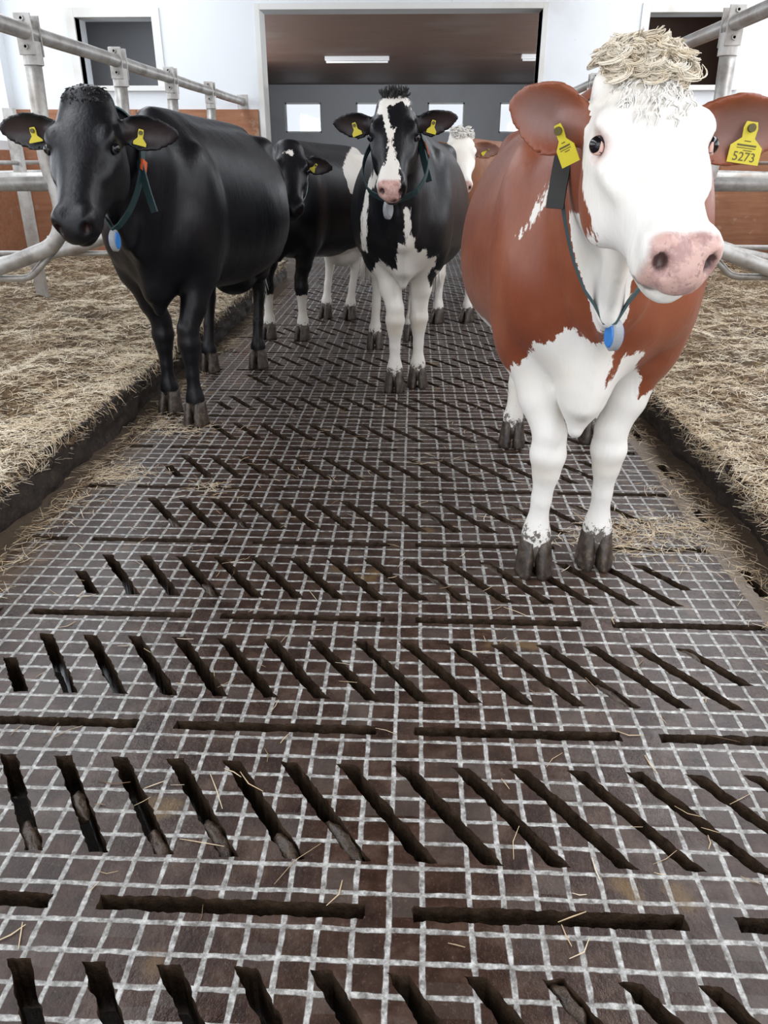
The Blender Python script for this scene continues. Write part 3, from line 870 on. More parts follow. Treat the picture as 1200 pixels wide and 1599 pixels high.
def make_cow(sp):
    """sp: dictionary of world landmarks"""
    h = sp['h']; S = sp.get('S', 1.0)
    ff = [np.array([*q, 0.0]) for q in sp['front']]   # picture-left, picture-right
    hf = [np.array([*q, 0.0]) for q in sp['hind']]
    F0 = (ff[0]+ff[1])/2; F0 = F0+np.array([*sp.get('shift', (0, 0)), 0])
    A = unit(np.array([*sp['axis'], 0.0])); B = np.array([A[1], -A[0], 0.0])   # B: picture right
    Z = np.array([0, 0, 1.0])
    hs = sp.get('hs', 1.25)*S
    W_ = lambda s_, l, z: F0+A*s_+B*l+Z*z
    poll = np.array(sp['poll']); nose = np.array(sp['nose'])
    d = unit(nose-poll); hz = np.linalg.norm(nose-poll)/0.503
    r = unit(np.cross(Z, d)); ro = sp.get('roll', 0.0)
    b = np.cross(d, r); r = r*math.cos(ro)+b*math.sin(ro); b = np.cross(d, r)
    de = math.radians(6.8); u = d*math.cos(de)+b*math.sin(de); b = b*math.cos(de)-d*math.sin(de)
    HW = sp.get('hw', 1.0)
    H = lambda a, x, bb: poll+(u*a+b*bb)*hz+r*x*hz*HW
    allp = [W_(1.75*S, 0.5, 1.6), W_(1.75*S, -0.5, 0), W_(-0.4, 0.5, 0), W_(-0.4, -0.5, 1.5), poll+0.17, poll-0.17, nose-0.12, nose+0.12]
    for e in sp['ears']: allp.append(np.array(e['tip'])+0.06); allp.append(np.array(e['tip'])-0.06)
    allp = np.array(allp); lo = allp.min(0)-0.02; hi = allp.max(0)+0.02; lo[2] = 0.0
    v = Vol(lo, hi, h)
    # trunk
    bw = sp.get('barrel', 1.0); cwid = sp.get('chest', 1.0)
    T = [(-0.27, 0.15, 0.20, 0.10*cwid), (-0.16, 0.26, 0.32, 0.19*cwid), (0.0, 0.37, 0.40, 0.235*cwid), (0.15, 0.385, 0.42, 0.27*(bw+cwid)/2), (0.4, 0.37, 0.43, 0.33*bw), (0.75, 0.36, 0.45, 0.385*bw),
         (1.0, 0.36, 0.42, 0.38*bw), (1.22, 0.345, 0.34, 0.31*bw), (1.40, 0.30, 0.28, 0.24), (1.54, 0.20, 0.22, 0.16)]
    k_ = hs/1.25
    T = [(t*(k_ if t > 0 else S), a*S, c*S, w*S) for t, a, c, w in T]
    v.loft(W_(0, 0, 1.03*S), [A, B, Z], T, k=0.05, n=2.25, egg=-0.12)
    # back bone, hips, shoulders, haunches
    v.seg(W_(0.0, 0, 1.385*S), W_(1.3*k_, 0, 1.36*S), (0.05, 0.06), (0.06, 0.05), B, k=0.07)
    for l in (-1, 1):
        v.ell(W_(0.02*S, l*0.185*S*cwid, 0.98*S), (0.15*S, 0.10*S, 0.32*S), [A, B, Z], k=0.06)
        v.ell(W_(-0.10*S, l*0.15*S*cwid, 0.92*S), (0.10*S, 0.085*S, 0.14*S), [A, B, Z], k=0.05)
        v.ell(W_(1.06*k_, l*0.225*S, 1.285*S), (0.08, 0.06, 0.055), [A, B, Z], k=0.07)
        v.ell(W_(1.28*k_, l*0.17*S, 0.95*S), (0.21*S, 0.12*S, 0.32*S), [A, B, Z], k=0.05)
    v.ell(W_(1.06*k_, 0, 0.57*S), (0.17, 0.13, 0.10), [A, B, Z], k=0.05)
    # brisket
    bz = sp.get('brisket', 0.58)
    bo = np.array([*sp.get('boff', (0, 0)), 0])
    v.seg(W_(-0.14, 0, 0.84*S), W_(-0.12, 0, bz+0.14)+bo*0.6, (0.14*cwid, 0.13), (0.07, 0.11), B, k=0.06)
    v.seg(W_(-0.12, 0, bz+0.14)+bo*0.6, W_(-0.14, 0, bz+0.03)+bo, (0.065, 0.10), (0.022, 0.04), B, k=0.04)
    # neck
    nb = H(0.05, 0, -0.10)
    st = W_(-0.02, 0, 1.13*S)
    N = [st, st+(nb-st)*0.35+Z*0.0, st+(nb-st)*0.7, nb]
    RX = [0.17*cwid*S, 0.125*S, 0.10, 0.088]; RU = [0.27*S, 0.19*S, 0.135, 0.10]; RD = [0.30*S, 0.26*S, 0.17, 0.13]
    for i in range(3):
        v.seg(N[i], N[i+1], (RX[i], RU[i]), (RX[i+1], RU[i+1]), r if i == 2 else B, k=0.06, dn=(RD[i], RD[i+1]))
    # throat fold from jaw to brisket
    th = H(0.22, 0, -0.24)
    br = W_(-0.24, 0, 0.86*S)
    mid_ = (th+br)/2+np.array([0, 0, -0.05])+A*0.03
    v.seg(th+Z*0.05, mid_+Z*0.03, (0.03, 0.06), (0.026, 0.08), B, k=0.05)
    v.seg(mid_+Z*0.03, br, (0.026, 0.08), (0.03, 0.08), B, k=0.05)
    v.seg(br, W_(-0.20, 0, bz+0.12)+bo*0.7, (0.028, 0.06), (0.02, 0.04), B, k=0.04)
    # legs
    LW = sp.get('legw', 0.165*cwid)
    for i, l in enumerate((-1, 1)):
        f = ff[i]; kn = sp.get('knee', [(0, 0), (0, 0)])[i]
        top = W_(0.0, l*LW*S, 0.92*S); el = W_(0.03, l*LW*S*0.95, 0.74*S)
        knee = f+Z*0.41*S+B*kn[0]+A*(kn[1]+0.015); ank = f+Z*0.135+A*0.015
        J = [(top, (0.085, 0.13)), (el, (0.078, 0.105)), (el*0.45+knee*0.55+Z*0.02, (0.060, 0.068)), (knee+Z*0.07, (0.049, 0.055)), (knee, (0.054, 0.058)), (knee-Z*0.06, (0.041, 0.047)),
             (knee*0.45+ank*0.55, (0.030, 0.037)), (ank+Z*0.035, (0.034, 0.042)), (ank, (0.044, 0.048)), (f+Z*0.095+A*0.010, (0.040, 0.040)), (f+Z*0.06+A*0.016, (0.034, 0.036))]
        for q in range(len(J)-1):
            v.seg(J[q][0], J[q+1][0], tuple(x*S for x in J[q][1]), tuple(x*S for x in J[q+1][1]), B, k=0.035 if q < 2 else 0.018)
    for i, l in enumerate((-1, 1)):
        f = hf[i]
        hip = W_(1.25*k_, l*0.155*S, 0.98*S); stf = W_(1.06*k_, l*0.18*S, 0.74*S)
        hock = f+Z*0.52*S+A*0.075+(W_(hs, l*0.16, 0)-f)*0.12*np.array([1, 1, 0]); ank = f+Z*0.135+A*0.02
        J = [(hip, (0.10, 0.17)), (stf, (0.085, 0.12)), (stf*0.4+hock*0.6+A*0.02, (0.055, 0.072)), (hock+Z*0.05, (0.042, 0.060)), (hock, (0.043, 0.062)), (hock-Z*0.08, (0.036, 0.048)),
             (hock*0.4+ank*0.6, (0.031, 0.037)), (ank+Z*0.03, (0.035, 0.042)), (ank, (0.045, 0.05)), (f+Z*0.095+A*0.010, (0.040, 0.040)), (f+Z*0.06+A*0.016, (0.034, 0.036))]
        for q in range(len(J)-1):
            v.seg(J[q][0], J[q+1][0], tuple(x*S for x in J[q][1]), tuple(x*S for x in J[q+1][1]), B, k=0.035 if q < 2 else 0.018)
    # head
    HS = [(-0.02, 0.00, 0.10, 0.070), (0.03, 0.022, 0.16, 0.100), (0.09, 0.030, 0.21, 0.112), (0.16, 0.030, 0.235, 0.122), (0.20, 0.024, 0.235, 0.118), (0.26, 0.012, 0.225, 0.099),
          (0.33, 0.004, 0.195, 0.080), (0.40, 0.000, 0.168, 0.070), (0.455, -0.004, 0.148, 0.070), (0.495, -0.014, 0.128, 0.064), (0.515, -0.03, 0.11, 0.045)]
    HS = [(t*hz, a*hz, c*hz, w*hz*HW) for t, a, c, w in HS]
    v.loft(poll, [u, r, b], HS, k=0.025, n=2.4, egg=0.13)
    RH = [u, r, b]
    v.ell(H(-0.002, 0, -0.015), (0.05*hz, 0.088*hz, 0.055*hz), RH, k=0.04)
    for s_ in (-1, 1):
        v.ell(H(0.165, s_*0.098, 0.002), (0.040*hz, 0.024*hz, 0.020*hz), RH, k=0.03)        # brow
        v.ell(H(0.235, s_*0.083, -0.05), (0.075*hz, 0.028*hz, 0.02*hz), RH, k=0.03)       # cheek crest
        v.ell(H(0.20, s_*0.075, -0.17), (0.09*hz, 0.035*hz, 0.07*hz), RH, k=0.035)      # jaw muscle
        v.ell(H(0.470, s_*0.044, -0.034), (0.036*hz, 0.028*hz, 0.030*hz), RH, k=0.025)    # nostril wing
        v.ell(H(0.435, s_*0.045, -0.095), (0.055*hz, 0.026*hz, 0.035*hz), RH, k=0.025)    # lip
        v.ell(H(0.192, s_*0.124, -0.030), (0.028*hz, 0.017*hz, 0.024*hz), RH, k=0.012, cut=True)  # socket
    v.ell(H(0.50, 0, -0.055), (0.020*hz, 0.052*hz, 0.040*hz), RH, k=0.022)                    # nose pad
    v.ell(H(0.455, 0, -0.135), (0.052*hz, 0.044*hz, 0.030*hz), RH, k=0.02)                  # chin
    v.ell(H(0.515, 0, -0.112), (0.035*hz, 0.065*hz, 0.0045*hz), RH, k=0.008, cut=True)      # mouth line
    for s_ in (-1, 1):
        v.ell(H(0.512, s_*0.046, -0.042), (0.028*hz, 0.0135*hz, 0.021*hz), RH, k=0.008, cut=True)
    # ears
    earfr = []
    for i, (e, s_) in enumerate(zip(sp['ears'], (-1, 1))):
        base = H(0.075, s_*0.10, -0.065); tip = np.array(e['tip'])
        ea = unit(tip-base); L = np.linalg.norm(tip-base)+0.02
        op = np.array(e.get('open', (0.0, -1, -0.35))); op = unit(op-ea*np.dot(op, ea)); wd = np.cross(op, ea)
        cc = base+ea*(L/2)
        v.seg(H(0.08, s_*0.085, -0.07), base+ea*0.05, (0.034, 0.034), (0.024, 0.024), op, k=0.02)
        v.ear(cc, [ea, wd, op], L, e.get('w', 0.125), e.get('th', max(h*0.85, 0.0085)), 7.0)
        earfr.append((cc, ea, wd, op, L))
    v.f[:, :, 0] = np.maximum(v.f[:, :, 0], 0.01)
    V, F = v.mesh(); V = relax(V, F, 2, 0.5)
    # keep the one connected body: every shape overlaps its neighbour
    # ---- surface fields
    hl = V-poll; ha = hl@u/hz; hx = hl@r/(hz*HW); hb = hl@b/hz
    near = (np.abs(hx) < 0.19) & (ha > -0.10) & (ha < 0.60) & (hb > -0.30) & (hb < 0.15)
    dxl = (V-F0)@B; dsl = (V-F0)@A
    ctx = dict(V=V, ha=ha, hx=hx, hb=hb, near=near, s=dsl, l=dxl, z=V[:, 2], poly=poly_sd)
    white = sp['white'](ctx)
    earin = np.zeros(len(V))
    for (cc, ea, wd, op, L) in earfr:
        q = V-cc; a_ = q@ea; w_ = q@wd; o_ = q@op-7.0*w_**2
        inside = (np.abs(a_) < L*0.5) & (np.abs(w_) < 0.075) & (np.abs(o_) < 0.03)
        lat = np.abs(hx) > 0.115
        white = np.where(inside & lat, np.minimum(white, sp.get('earwhite', -0.05)), white)
        earin = np.where(inside & lat & (o_ > 0.0), np.clip((o_+0.001)/0.006, 0, 1)*np.clip(1.15-(a_/L*2)**2-(w_/0.05)**2, 0, 1), earin)
    # muzzle skin
    pk = np.zeros(len(V)); spots = np.zeros(len(V)); dark = np.zeros(len(V))
    if sp.get('pinknose', True) is not None:
        m1 = np.clip((ha-(0.462+0.10*np.clip(np.abs(hx)-0.02, 0, 1)))/0.012, 0, 1)*np.clip((0.118+hb)/0.012, 0, 1)*np.clip((0.075-np.abs(hx))/0.01, 0, 1)
        m1 = np.where(near, m1, 0)
        m1 = m1*np.clip((sp.get('pinkx', 1.0)-hx)/0.008, 0, 1)
        if sp.get('pinknose', True): pk = m1*sp.get('pinkamt', 0.85)
    for s_ in (-1, 1):
        dn_ = np.sqrt(((ha-0.497)/0.024)**2+((hx-s_*0.046)/0.0145)**2+((hb+0.042)/0.020)**2)
        dark = np.maximum(dark, np.where(near, np.clip((1.12-dn_)/0.3, 0, 1), 0)*0.85)
        de_ = np.sqrt(((ha-0.192)/0.036)**2+((hx-s_*0.118)/0.05)**2+((hb+0.028)/0.034)**2)
        if sp.get('pinkeye'): pk = np.maximum(pk, np.where(near, np.clip((1.25-de_)/0.5, 0, 1), 0)*0.55)
    ml = np.where(near & (ha > 0.43) & (np.abs(hb+0.112) < 0.006) & (np.abs(hx) < 0.07), 0.6, 0)  # shade of the mouth groove, painted into the colour
    dark = np.maximum(dark, ml)
    for (a0, x0, b0, r0) in sp.get('nosespots', []):
        spots = np.maximum(spots, np.clip((r0-np.sqrt((ha-a0)**2*0.2+(hx-x0)**2+(hb-b0)**2))/0.002, 0, 1)*near)
    mud = np.clip(0.60-(V[:, 2]-0.11)/sp.get('mudh', 0.16), 0, 0.9); mud = np.where(V[:, 2] < 0.45, mud, 0)
    st_ = np.zeros(len(V))
    for f in ff: st_ = np.maximum(st_, np.clip(1-np.sqrt(((V[:, 2]-0.37*S)/0.06)**2+((V-f)@B/0.07)**2+((V-f)@A/0.12)**2), 0, 1))
    base = np.array([F0[0], F0[1], 0.0])
    root = empty('cow', base, sp['label'], 'cow', None)
    body = mesh_np('body', V-base, F, sp['mat'], root, True)
    me = body.data
    for nm, arr in (('white', white), ('earin', earin), ('pink', pk), ('spots', spots), ('dark', dark), ('mud', mud), ('stain', st_)):
        at = me.attributes.new(nm, 'FLOAT', 'POINT'); at.data.foreach_set('value', np.asarray(arr, np.float32))
    bvh = BVHTree.FromPolygons([tuple(x) for x in V.tolist()], [tuple(x) for x in F.tolist()])
    yaw = math.atan2(-A[0], A[1])
    for q in ff+hf: hoof(q-A*0.005, yaw, 0.128*S, base, root)
    # eyes
    for s_ in (-1, 1):
        bm = bmesh.new(); bmesh.ops.create_uvsphere(bm, u_segments=24, v_segments=16, radius=0.0180*hz)
        bmesh.ops.transform(bm, matrix=Matrix.Translation(Vector(H(0.192, s_*0.1158, -0.026)-base)), verts=bm.verts)
        bm_obj('eye', bm, M_EYE, root, True)
        # lids: a ring around the eyeball lying on the cheek
        bm = bmesh.new(); pts = []; rad = []
        c0 = H(0.192, s_*0.118, -0.026); nx_ = unit(r*s_+b*0.35+u*0.1)
        e1 = unit(u-nx_*np.dot(u, nx_)); e2 = np.cross(nx_, e1)
        for i in range(25):
            a = 2*PI*i/24
            pts.append(tuple(c0-base+e1*math.cos(a)*0.0175*hz+e2*math.sin(a)*0.0125*hz+nx_*0.004-nx_*0.006*abs(math.cos(a)))); rad.append(0.0048*hz)
        add_tube(bm, pts, rad, 8, False)
        bm_obj('eyelid', bm, M_RIMP if sp.get('pinkeye') else M_LASH, root, True)
    # tail
    tp = W_(1.50*k_, 0.0, 1.25*S)
    bm = bmesh.new(); tl = sp.get('tail', 0.0)
    add_tube(bm, [tuple(tp-base+A*x_+B*tl*x2+Z*z_) for x_, z_, x2 in ((-0.06, 0.03, 0), (0.06, 0.0, 0), (0.10, -0.15, 0), (0.09, -0.45, 0.3), (0.08, -0.70, 0.7))], [0.035, 0.03, 0.022, 0.016, 0.014], 10)
    tb = bm_obj('tail', bm, sp['mat2'], root, True)
    bm = bmesh.new()
    for i in range(60):
        a = random.random()*2*PI; rr = random.random()*0.02
        p0 = tp-base+A*0.08+B*(tl*0.7)-Z*0.66+B*rr*math.cos(a)+A*rr*math.sin(a)
        q = random.random(); dd = B*math.cos(a)*0.05*q+A*math.sin(a)*0.05*q
        add_tube(bm, [tuple(p0), tuple(p0+dd*0.6-Z*0.12), tuple(p0+dd-Z*(0.2+0.1*random.random()))], [0.006, 0.006, 0.002], 4)
    bm_obj('switch', bm, M_CURLW, tb, True)
    # ear tags
    for (cc, ea, wd, op, L), e, s_ in zip(earfr, sp['ears'], (-1, 1)):
        if e.get('tag') is None: continue
        tg = e['tag']; ct = cc+ea*tg.get('a', -0.02)+Z*tg.get('dz', 0)+op*0.012
        hit = bvh.ray_cast(Vector(ct+op*0.08), Vector(-op), 0.2)
        if hit[0] is not None: ct = np.array(hit[0])+op*0.004
        dn_ = unit(np.array(tg['dn'])); nr = np.array(tg.get('n', (-0.1, -1, 0.1))); nr = unit(nr-dn_*np.dot(nr, dn_)); sd = np.cross(dn_, nr)*-1
        TO = 0.009
        ct = ct+nr*TO; TO = 0.0
        w2 = tg.get('w', 0.028); hh = tg.get('h', 0.062)
        out = [(-0.35, -0.012), (-0.45, 0.0), (-0.40, 0.018), (-1.0, 0.034), (-1.0, hh), (1.0, hh), (1.0, 0.034), (0.40, 0.018), (0.45, 0.0), (0.35, -0.012)]
        bm = bmesh.new()
        P3 = [ct-base+sd*x*w2+dn_*y+op*0.003+nr*TO for x, y in out]
        f1 = [bm.verts.new(tuple(p_+nr*0.0011)) for p_ in P3]; f0 = [bm.verts.new(tuple(p_-nr*0.0011)) for p_ in P3]
        bm.faces.new(f1); bm.faces.new(list(reversed(f0)))
        for i in range(len(out)):
            j = (i+1) % len(out); bm.faces.new((f0[i], f0[j], f1[j], f1[i]))
        bmesh.ops.recalc_face_normals(bm, faces=bm.faces)
        to = bm_obj('ear_tag', bm, M_YEL, root)
        bm = bmesh.new(); add_tube(bm, [tuple(ct-base+nr*0.002+op*0.003), tuple(ct-base+nr*0.008+op*0.003)], 0.008, 14)
        bm_obj('tag_stud', bm, M_INK, to)
        Rm = Matrix(((sd[0], -dn_[0], nr[0]), (sd[1], -dn_[1], nr[1]), (sd[2], -dn_[2], nr[2]))).to_4x4()
        def txt(s__, size, cx, cy, nm='tag_number'):
            cu = bpy.data.curves.new('tmp', 'FONT'); cu.body = s__; cu.size = size; cu.align_x = 'CENTER'; cu.align_y = 'CENTER'; cu.extrude = 0.0002
            o = bpy.data.objects.new('tmp', cu); COL.objects.link(o)
            mt = bpy.data.meshes.new_from_object(o.evaluated_get(bpy.context.evaluated_depsgraph_get()))
            bpy.data.objects.remove(o); bpy.data.curves.remove(cu)
            mt.transform(Matrix.Translation(Vector(ct-base+sd*cx+dn_*cy+nr*0.0017+op*0.003)) @ Rm)
            mt.materials.clear(); link(nm, mt, M_INK, to)
        if tg.get('num'):
            txt(tg['num'], 0.024, 0.0, hh-0.012)
        if tg.get('lines'):
            bm = bmesh.new()
            for yy, x0, x1, t_ in ((0.028, -0.2, 0.2, 0.0008), (0.036, -0.6, 0.6, 0.0016), (0.041, -0.6, 0.6, 0.0006), (0.0455, -0.15, 0.4, 0.0007)):
                q0 = ct-base+nr*0.0018+op*0.003+dn_*(yy-0.004)
                vv = [bm.verts.new(tuple(q0+sd*x*w2+dn_*y+nr*n_)) for n_ in (-0.0004, 0.0002) for x, y in ((x0, -t_), (x1, -t_), (x1, t_), (x0, t_))]
                bm.faces.new(vv[4:]); bm.faces.new(vv[3::-1])
                for i in range(4): bm.faces.new((vv[i], vv[(i+1) % 4], vv[4+(i+1) % 4], vv[4+i]))
            bm_obj('tag_print', bm, M_INK, to)
    # collar
    if sp.get('collar'):
        co = sp['collar']
        C0 = nb+(st-nb)*co.get('t', 0.25)+np.array(co.get('off', (0, 0, 0))); nrm = unit(unit(nb-st)+np.array(co.get('tilt', (0, 0, 0)))); e1 = unit(B-nrm*np.dot(B, nrm)); e2 = np.cross(e1, nrm)
        if e2[2] < 0: e2 = -e2
        def ring(phi):
            dr = e1*math.cos(phi)+e2*math.sin(phi)
            hit = bvh.ray_cast(Vector(C0), Vector(dr), 0.6)
            rr = (hit[3] if hit[0] is not None else 0.15)
            rr = max(0.07, min(rr, 0.34))
            return dr, rr
        NR = 72; rr_ = np.array([ring(2*PI*i/NR)[1] for i in range(NR)])
        for _ in range(7): rr_ = np.maximum(rr_, (np.roll(rr_, 1)+np.roll(rr_, -1)+np.roll(rr_, 2)+np.roll(rr_, -2))/4)
        drop = co.get('drop', 0.05)
        cen = []
        for i in range(NR):
            ph = 2*PI*i/NR; dr, _r = e1*math.cos(ph)+e2*math.sin(ph), rr_[i]
            k2 = max(0, -math.sin(ph))**1.5
            cen.append(C0+dr*(_r+0.005+drop*k2))
        def band(name, i0, i1, wid, th, mt, par, lift=0.0, wf=None):
            bm = bmesh.new(); rows = []
            idx = list(range(i0, i1+1))
            for q, i in enumerate(idx):
                c = cen[i % NR]; o_ = unit(c-C0); w2 = wid/2*(wf(q/(len(idx)-1)) if wf else 1)
                rows.append([bm.verts.new(tuple(c-base+nrm*a+o_*(o2+lift))) for a, o2 in ((-w2, 0), (w2, 0), (w2, th), (-w2, th))])
            for q in range(len(rows)-1):
                for k in range(4): bm.faces.new((rows[q][k], rows[q][(k+1) % 4], rows[q+1][(k+1) % 4], rows[q+1][k]))
            if (i1-i0) < NR: bm.faces.new(rows[0]); bm.faces.new(list(reversed(rows[-1])))
            bmesh.ops.recalc_face_normals(bm, faces=bm.faces)
            return bm_obj(name, bm, mt, par)
        cl = band('collar', 0, NR, co.get('w', 0.04), co.get('th', 0.006), co.get('mat', M_STRAP), root)
        if co.get('rim'): band('collar_edge', 0, NR, 0.006, 0.0052, M_STRAPW, cl)
        for (nm, i0, i1, wd_, th_, mt_, lf) in co.get('bits', []):
            band(nm, i0, i1, wd_, th_, mt_, cl, lf)
        if co.get('flap'):
            i0, vec, wd_, mt_ = co['flap']; c = cen[i0]; vec = np.array(vec)
            bm = bmesh.new(); o_ = unit(c-C0); sdw = unit(np.cross(vec, np.array([-0.5, -1, 0]))); o_ = unit(np.cross(sdw, vec)); o_ = o_ if o_[1] < 0 else -o_
            rows = []
            for q in range(7):
                t_ = q/6; pc = c-base+vec*t_+o_*(0.012+0.02*t_*(1-t_))
                rows.append([bm.verts.new(tuple(pc+sdw*a*wd_/2+o_*o2)) for a, o2 in ((-1, 0), (1, 0), (1, 0.006), (-1, 0.006))])
            for q in range(6):
                for k in range(4): bm.faces.new((rows[q][k], rows[q][(k+1) % 4], rows[q+1][(k+1) % 4], rows[q+1][k]))
            bm.faces.new(rows[0]); bm.faces.new(list(reversed(rows[-1])))
            bmesh.ops.recalc_face_normals(bm, faces=bm.faces); bm_obj('strap_end', bm, mt_, cl)
        if co.get('tp'):
            i0, sz, face, m1_, m2_ = co['tp']; c = cen[i0]-Z*sz*0.62
            fc = unit(np.array(face)); sdw = unit(np.cross(Z, fc))
            bm = bmesh.new()
            Rm = Matrix(((sdw[0], 0, fc[0]), (sdw[1], 0, fc[1]), (0, 1, fc[2]))).to_4x4()
            def puck(rad, th, zc, nm, mt_, par):
                bm = bmesh.new(); rows = []
                for z_, k in ((-th/2, 0.86), (-th/2+0.004, 1.0), (th/2-0.004, 1.0), (th/2, 0.86)):
                    rows.append([bm.verts.new((math.cos(2*PI*i/28)*rad*0.68*k, math.sin(2*PI*i/28)*rad*k, z_+zc)) for i in range(28)])
                for q in range(3):
                    for i in range(28): bm.faces.new((rows[q][i], rows[q][(i+1) % 28], rows[q+1][(i+1) % 28], rows[q+1][i]))
                bm.faces.new(list(reversed(rows[0]))); bm.faces.new(rows[-1])
                bmesh.ops.transform(bm, matrix=Matrix.Translation(Vector(c-base)) @ Rm, verts=bm.verts)
                return bm_obj(nm, bm, mt_, par, False)
            pk_ = puck(sz*0.62, 0.026, 0, 'transponder', m1_, cl)
            puck(sz*0.5, 0.010, 0.012, 'transponder_face', m2_, pk_)
            puck(sz*0.5, 0.010, -0.012, 'transponder_back', m2_, pk_)
    # poll hair
    for hr in sp.get('hair', []):
        bm = bmesh.new(); rs = random.Random(hr.get('seed', 1))
        for i in range(hr['n']):
            while True:
                xx, aa = rs.uniform(-1, 1), rs.uniform(-1, 1)
                if xx*xx+aa*aa < 1: break
            a_, x_ = hr['a']+aa*hr['ra'], xx*hr['rx']
            p0 = np.array(H(a_, x_, 0.25))
            hit = bvh.ray_cast(Vector(p0), Vector(-b), 0.4)
            if hit[0] is None:
                hit = bvh.ray_cast(Vector(H(-0.25, x_, -0.02)), Vector(u), 0.5)
                if hit[0] is None: continue
            q = np.array(hit[0]); nn = unit(np.array(hit[1])); 
            if nn[2] < -0.3: continue
            out = unit(nn+np.array([rs.uniform(-1, 1), rs.uniform(-1, 1), rs.uniform(-0.2, 1)])*0.35+np.array(hr.get('lean', (0, 0, 0))))
            t1 = unit(np.cross(out, np.array([rs.uniform(-1, 1), rs.uniform(-1, 1), rs.uniform(-1, 1)]))); t2 = np.cross(out, t1)
            L = hr['len']*rs.uniform(0.6, 1.2); cr = hr['curl']*rs.uniform(0.6, 1.2); tw = hr['turns']*rs.uniform(0.7, 1.2)*2*PI; w0 = hr['w']*rs.uniform(0.7, 1.2)
            NP = hr.get('np', 12); SN = hr.get('strands', 1); cs = hr.get('clump', 0.0)
            for sn in range(SN):
                oa = rs.uniform(0, 2*PI); orr = cs*math.sqrt(rs.random()); so = t1*math.cos(oa)*orr+t2*math.sin(oa)*orr; ph_ = rs.gauss(0, 0.22); Lk = rs.uniform(0.85, 1.08)
                pts = []; rad = []
                for j in range(NP+1):
                    t = j/NP; cc_ = cr*min(1, t*3)*(1+0.15*math.sin(sn*2.1))
                    lay = unit(out+np.array(hr.get('fall', (0, -0.2, -0.5)))*t*hr.get('fallk', 1.0))
                    pts.append(tuple(q-base-out*0.006+lay*L*Lk*t+so*(1-0.5*t)+(t1*(math.cos(tw*t+ph_*t)-1)+t2*math.sin(tw*t+ph_*t))*cc_)); rad.append(w0*(1-t*0.6)+0.0003)
                add_tube(bm, pts, rad, 3 if SN > 1 else 5, SN == 1)
        bm_obj(hr.get('name', 'poll_hair'), bm, hr['mat'], root, True)
    return root

# ---- coats: signed distance fields (metres, positive = white)
def w_red(c):
    V, ha, hx, hb = c['V'], c['ha'], c['hx'], c['hb']
    w = np.full(len(V), -0.05)
    # face and cheeks
    face = np.where(c['near'], np.minimum(hb+0.105+np.clip(ha-0.16, 0, 0.12)*0.6, 0.138-np.abs(hx)+np.clip(ha-0.2, 0, 1)*2), -0.05)
    muz = np.where(c['near'], ha-0.30, -0.05)
    w = np.maximum(w, np.clip(np.maximum(face, muz), -0.05, 0.05))
    # throat line and chest
    front = c['s'] < 0.10
    P = V[:, [0, 2]]
    chest = poly_sd(P, [(0.30, 0.70), (0.35, 0.76), (0.345, 0.80), (0.386, 0.815), (0.42, 0.875), (0.47, 0.84), (0.505, 0.84), (0.505, 0.91), (0.48, 1.02), (0.52, 1.05), (0.55, 0.98), (0.548, 0.86),
                        (0.548, 0.70), (0.565, 0.74), (0.586, 0.79), (0.62, 0.80), (0.65, 0.79), (0.645, 0.73), (0.68, 0.705), (0.70, 0.60), (0.60, 0.40), (0.36, 0.40), (0.28, 0.62)])
    w = np.maximum(w, np.where(front & (c['s'] > -0.45), chest, -0.05))
    w = np.maximum(w, np.where(c['s'] < 0.22, 0.64+0.1*(np.sin(c['l']*30)*0.2)-c['z'], 0.52-c['z']))
    th = poly_sd(P, [(0.355, 1.17), (0.375, 1.05), (0.43, 0.94), (0.46, 0.88), (0.50, 0.88), (0.56, 1.05), (0.56, 1.17)])
    w = np.maximum(w, np.where((c['s'] < -0.22) & (V[:, 1] < 2.02), th, -0.05))
    # white streak behind the shoulder and low flank patch
    st = poly_sd(V[:, [0, 2]], [(0.440, 1.325), (0.425, 1.318), (0.345, 1.21), (0.288, 1.09), (0.362, 1.195)])
    w = np.maximum(w, np.where((c['l'] < 0) & (c['s'] > -0.25) & (c['s'] < 0.6), st, -0.05))
    w = np.maximum(w, np.where((c['s'] > 0.25) & (c['l'] < 0), 0.745-c['z']-0.3*np.clip(c['s']-0.9, 0, 1), -0.05))
    return w
def w_blk(c):
    w = np.full(len(c['V']), -0.05)
    return w
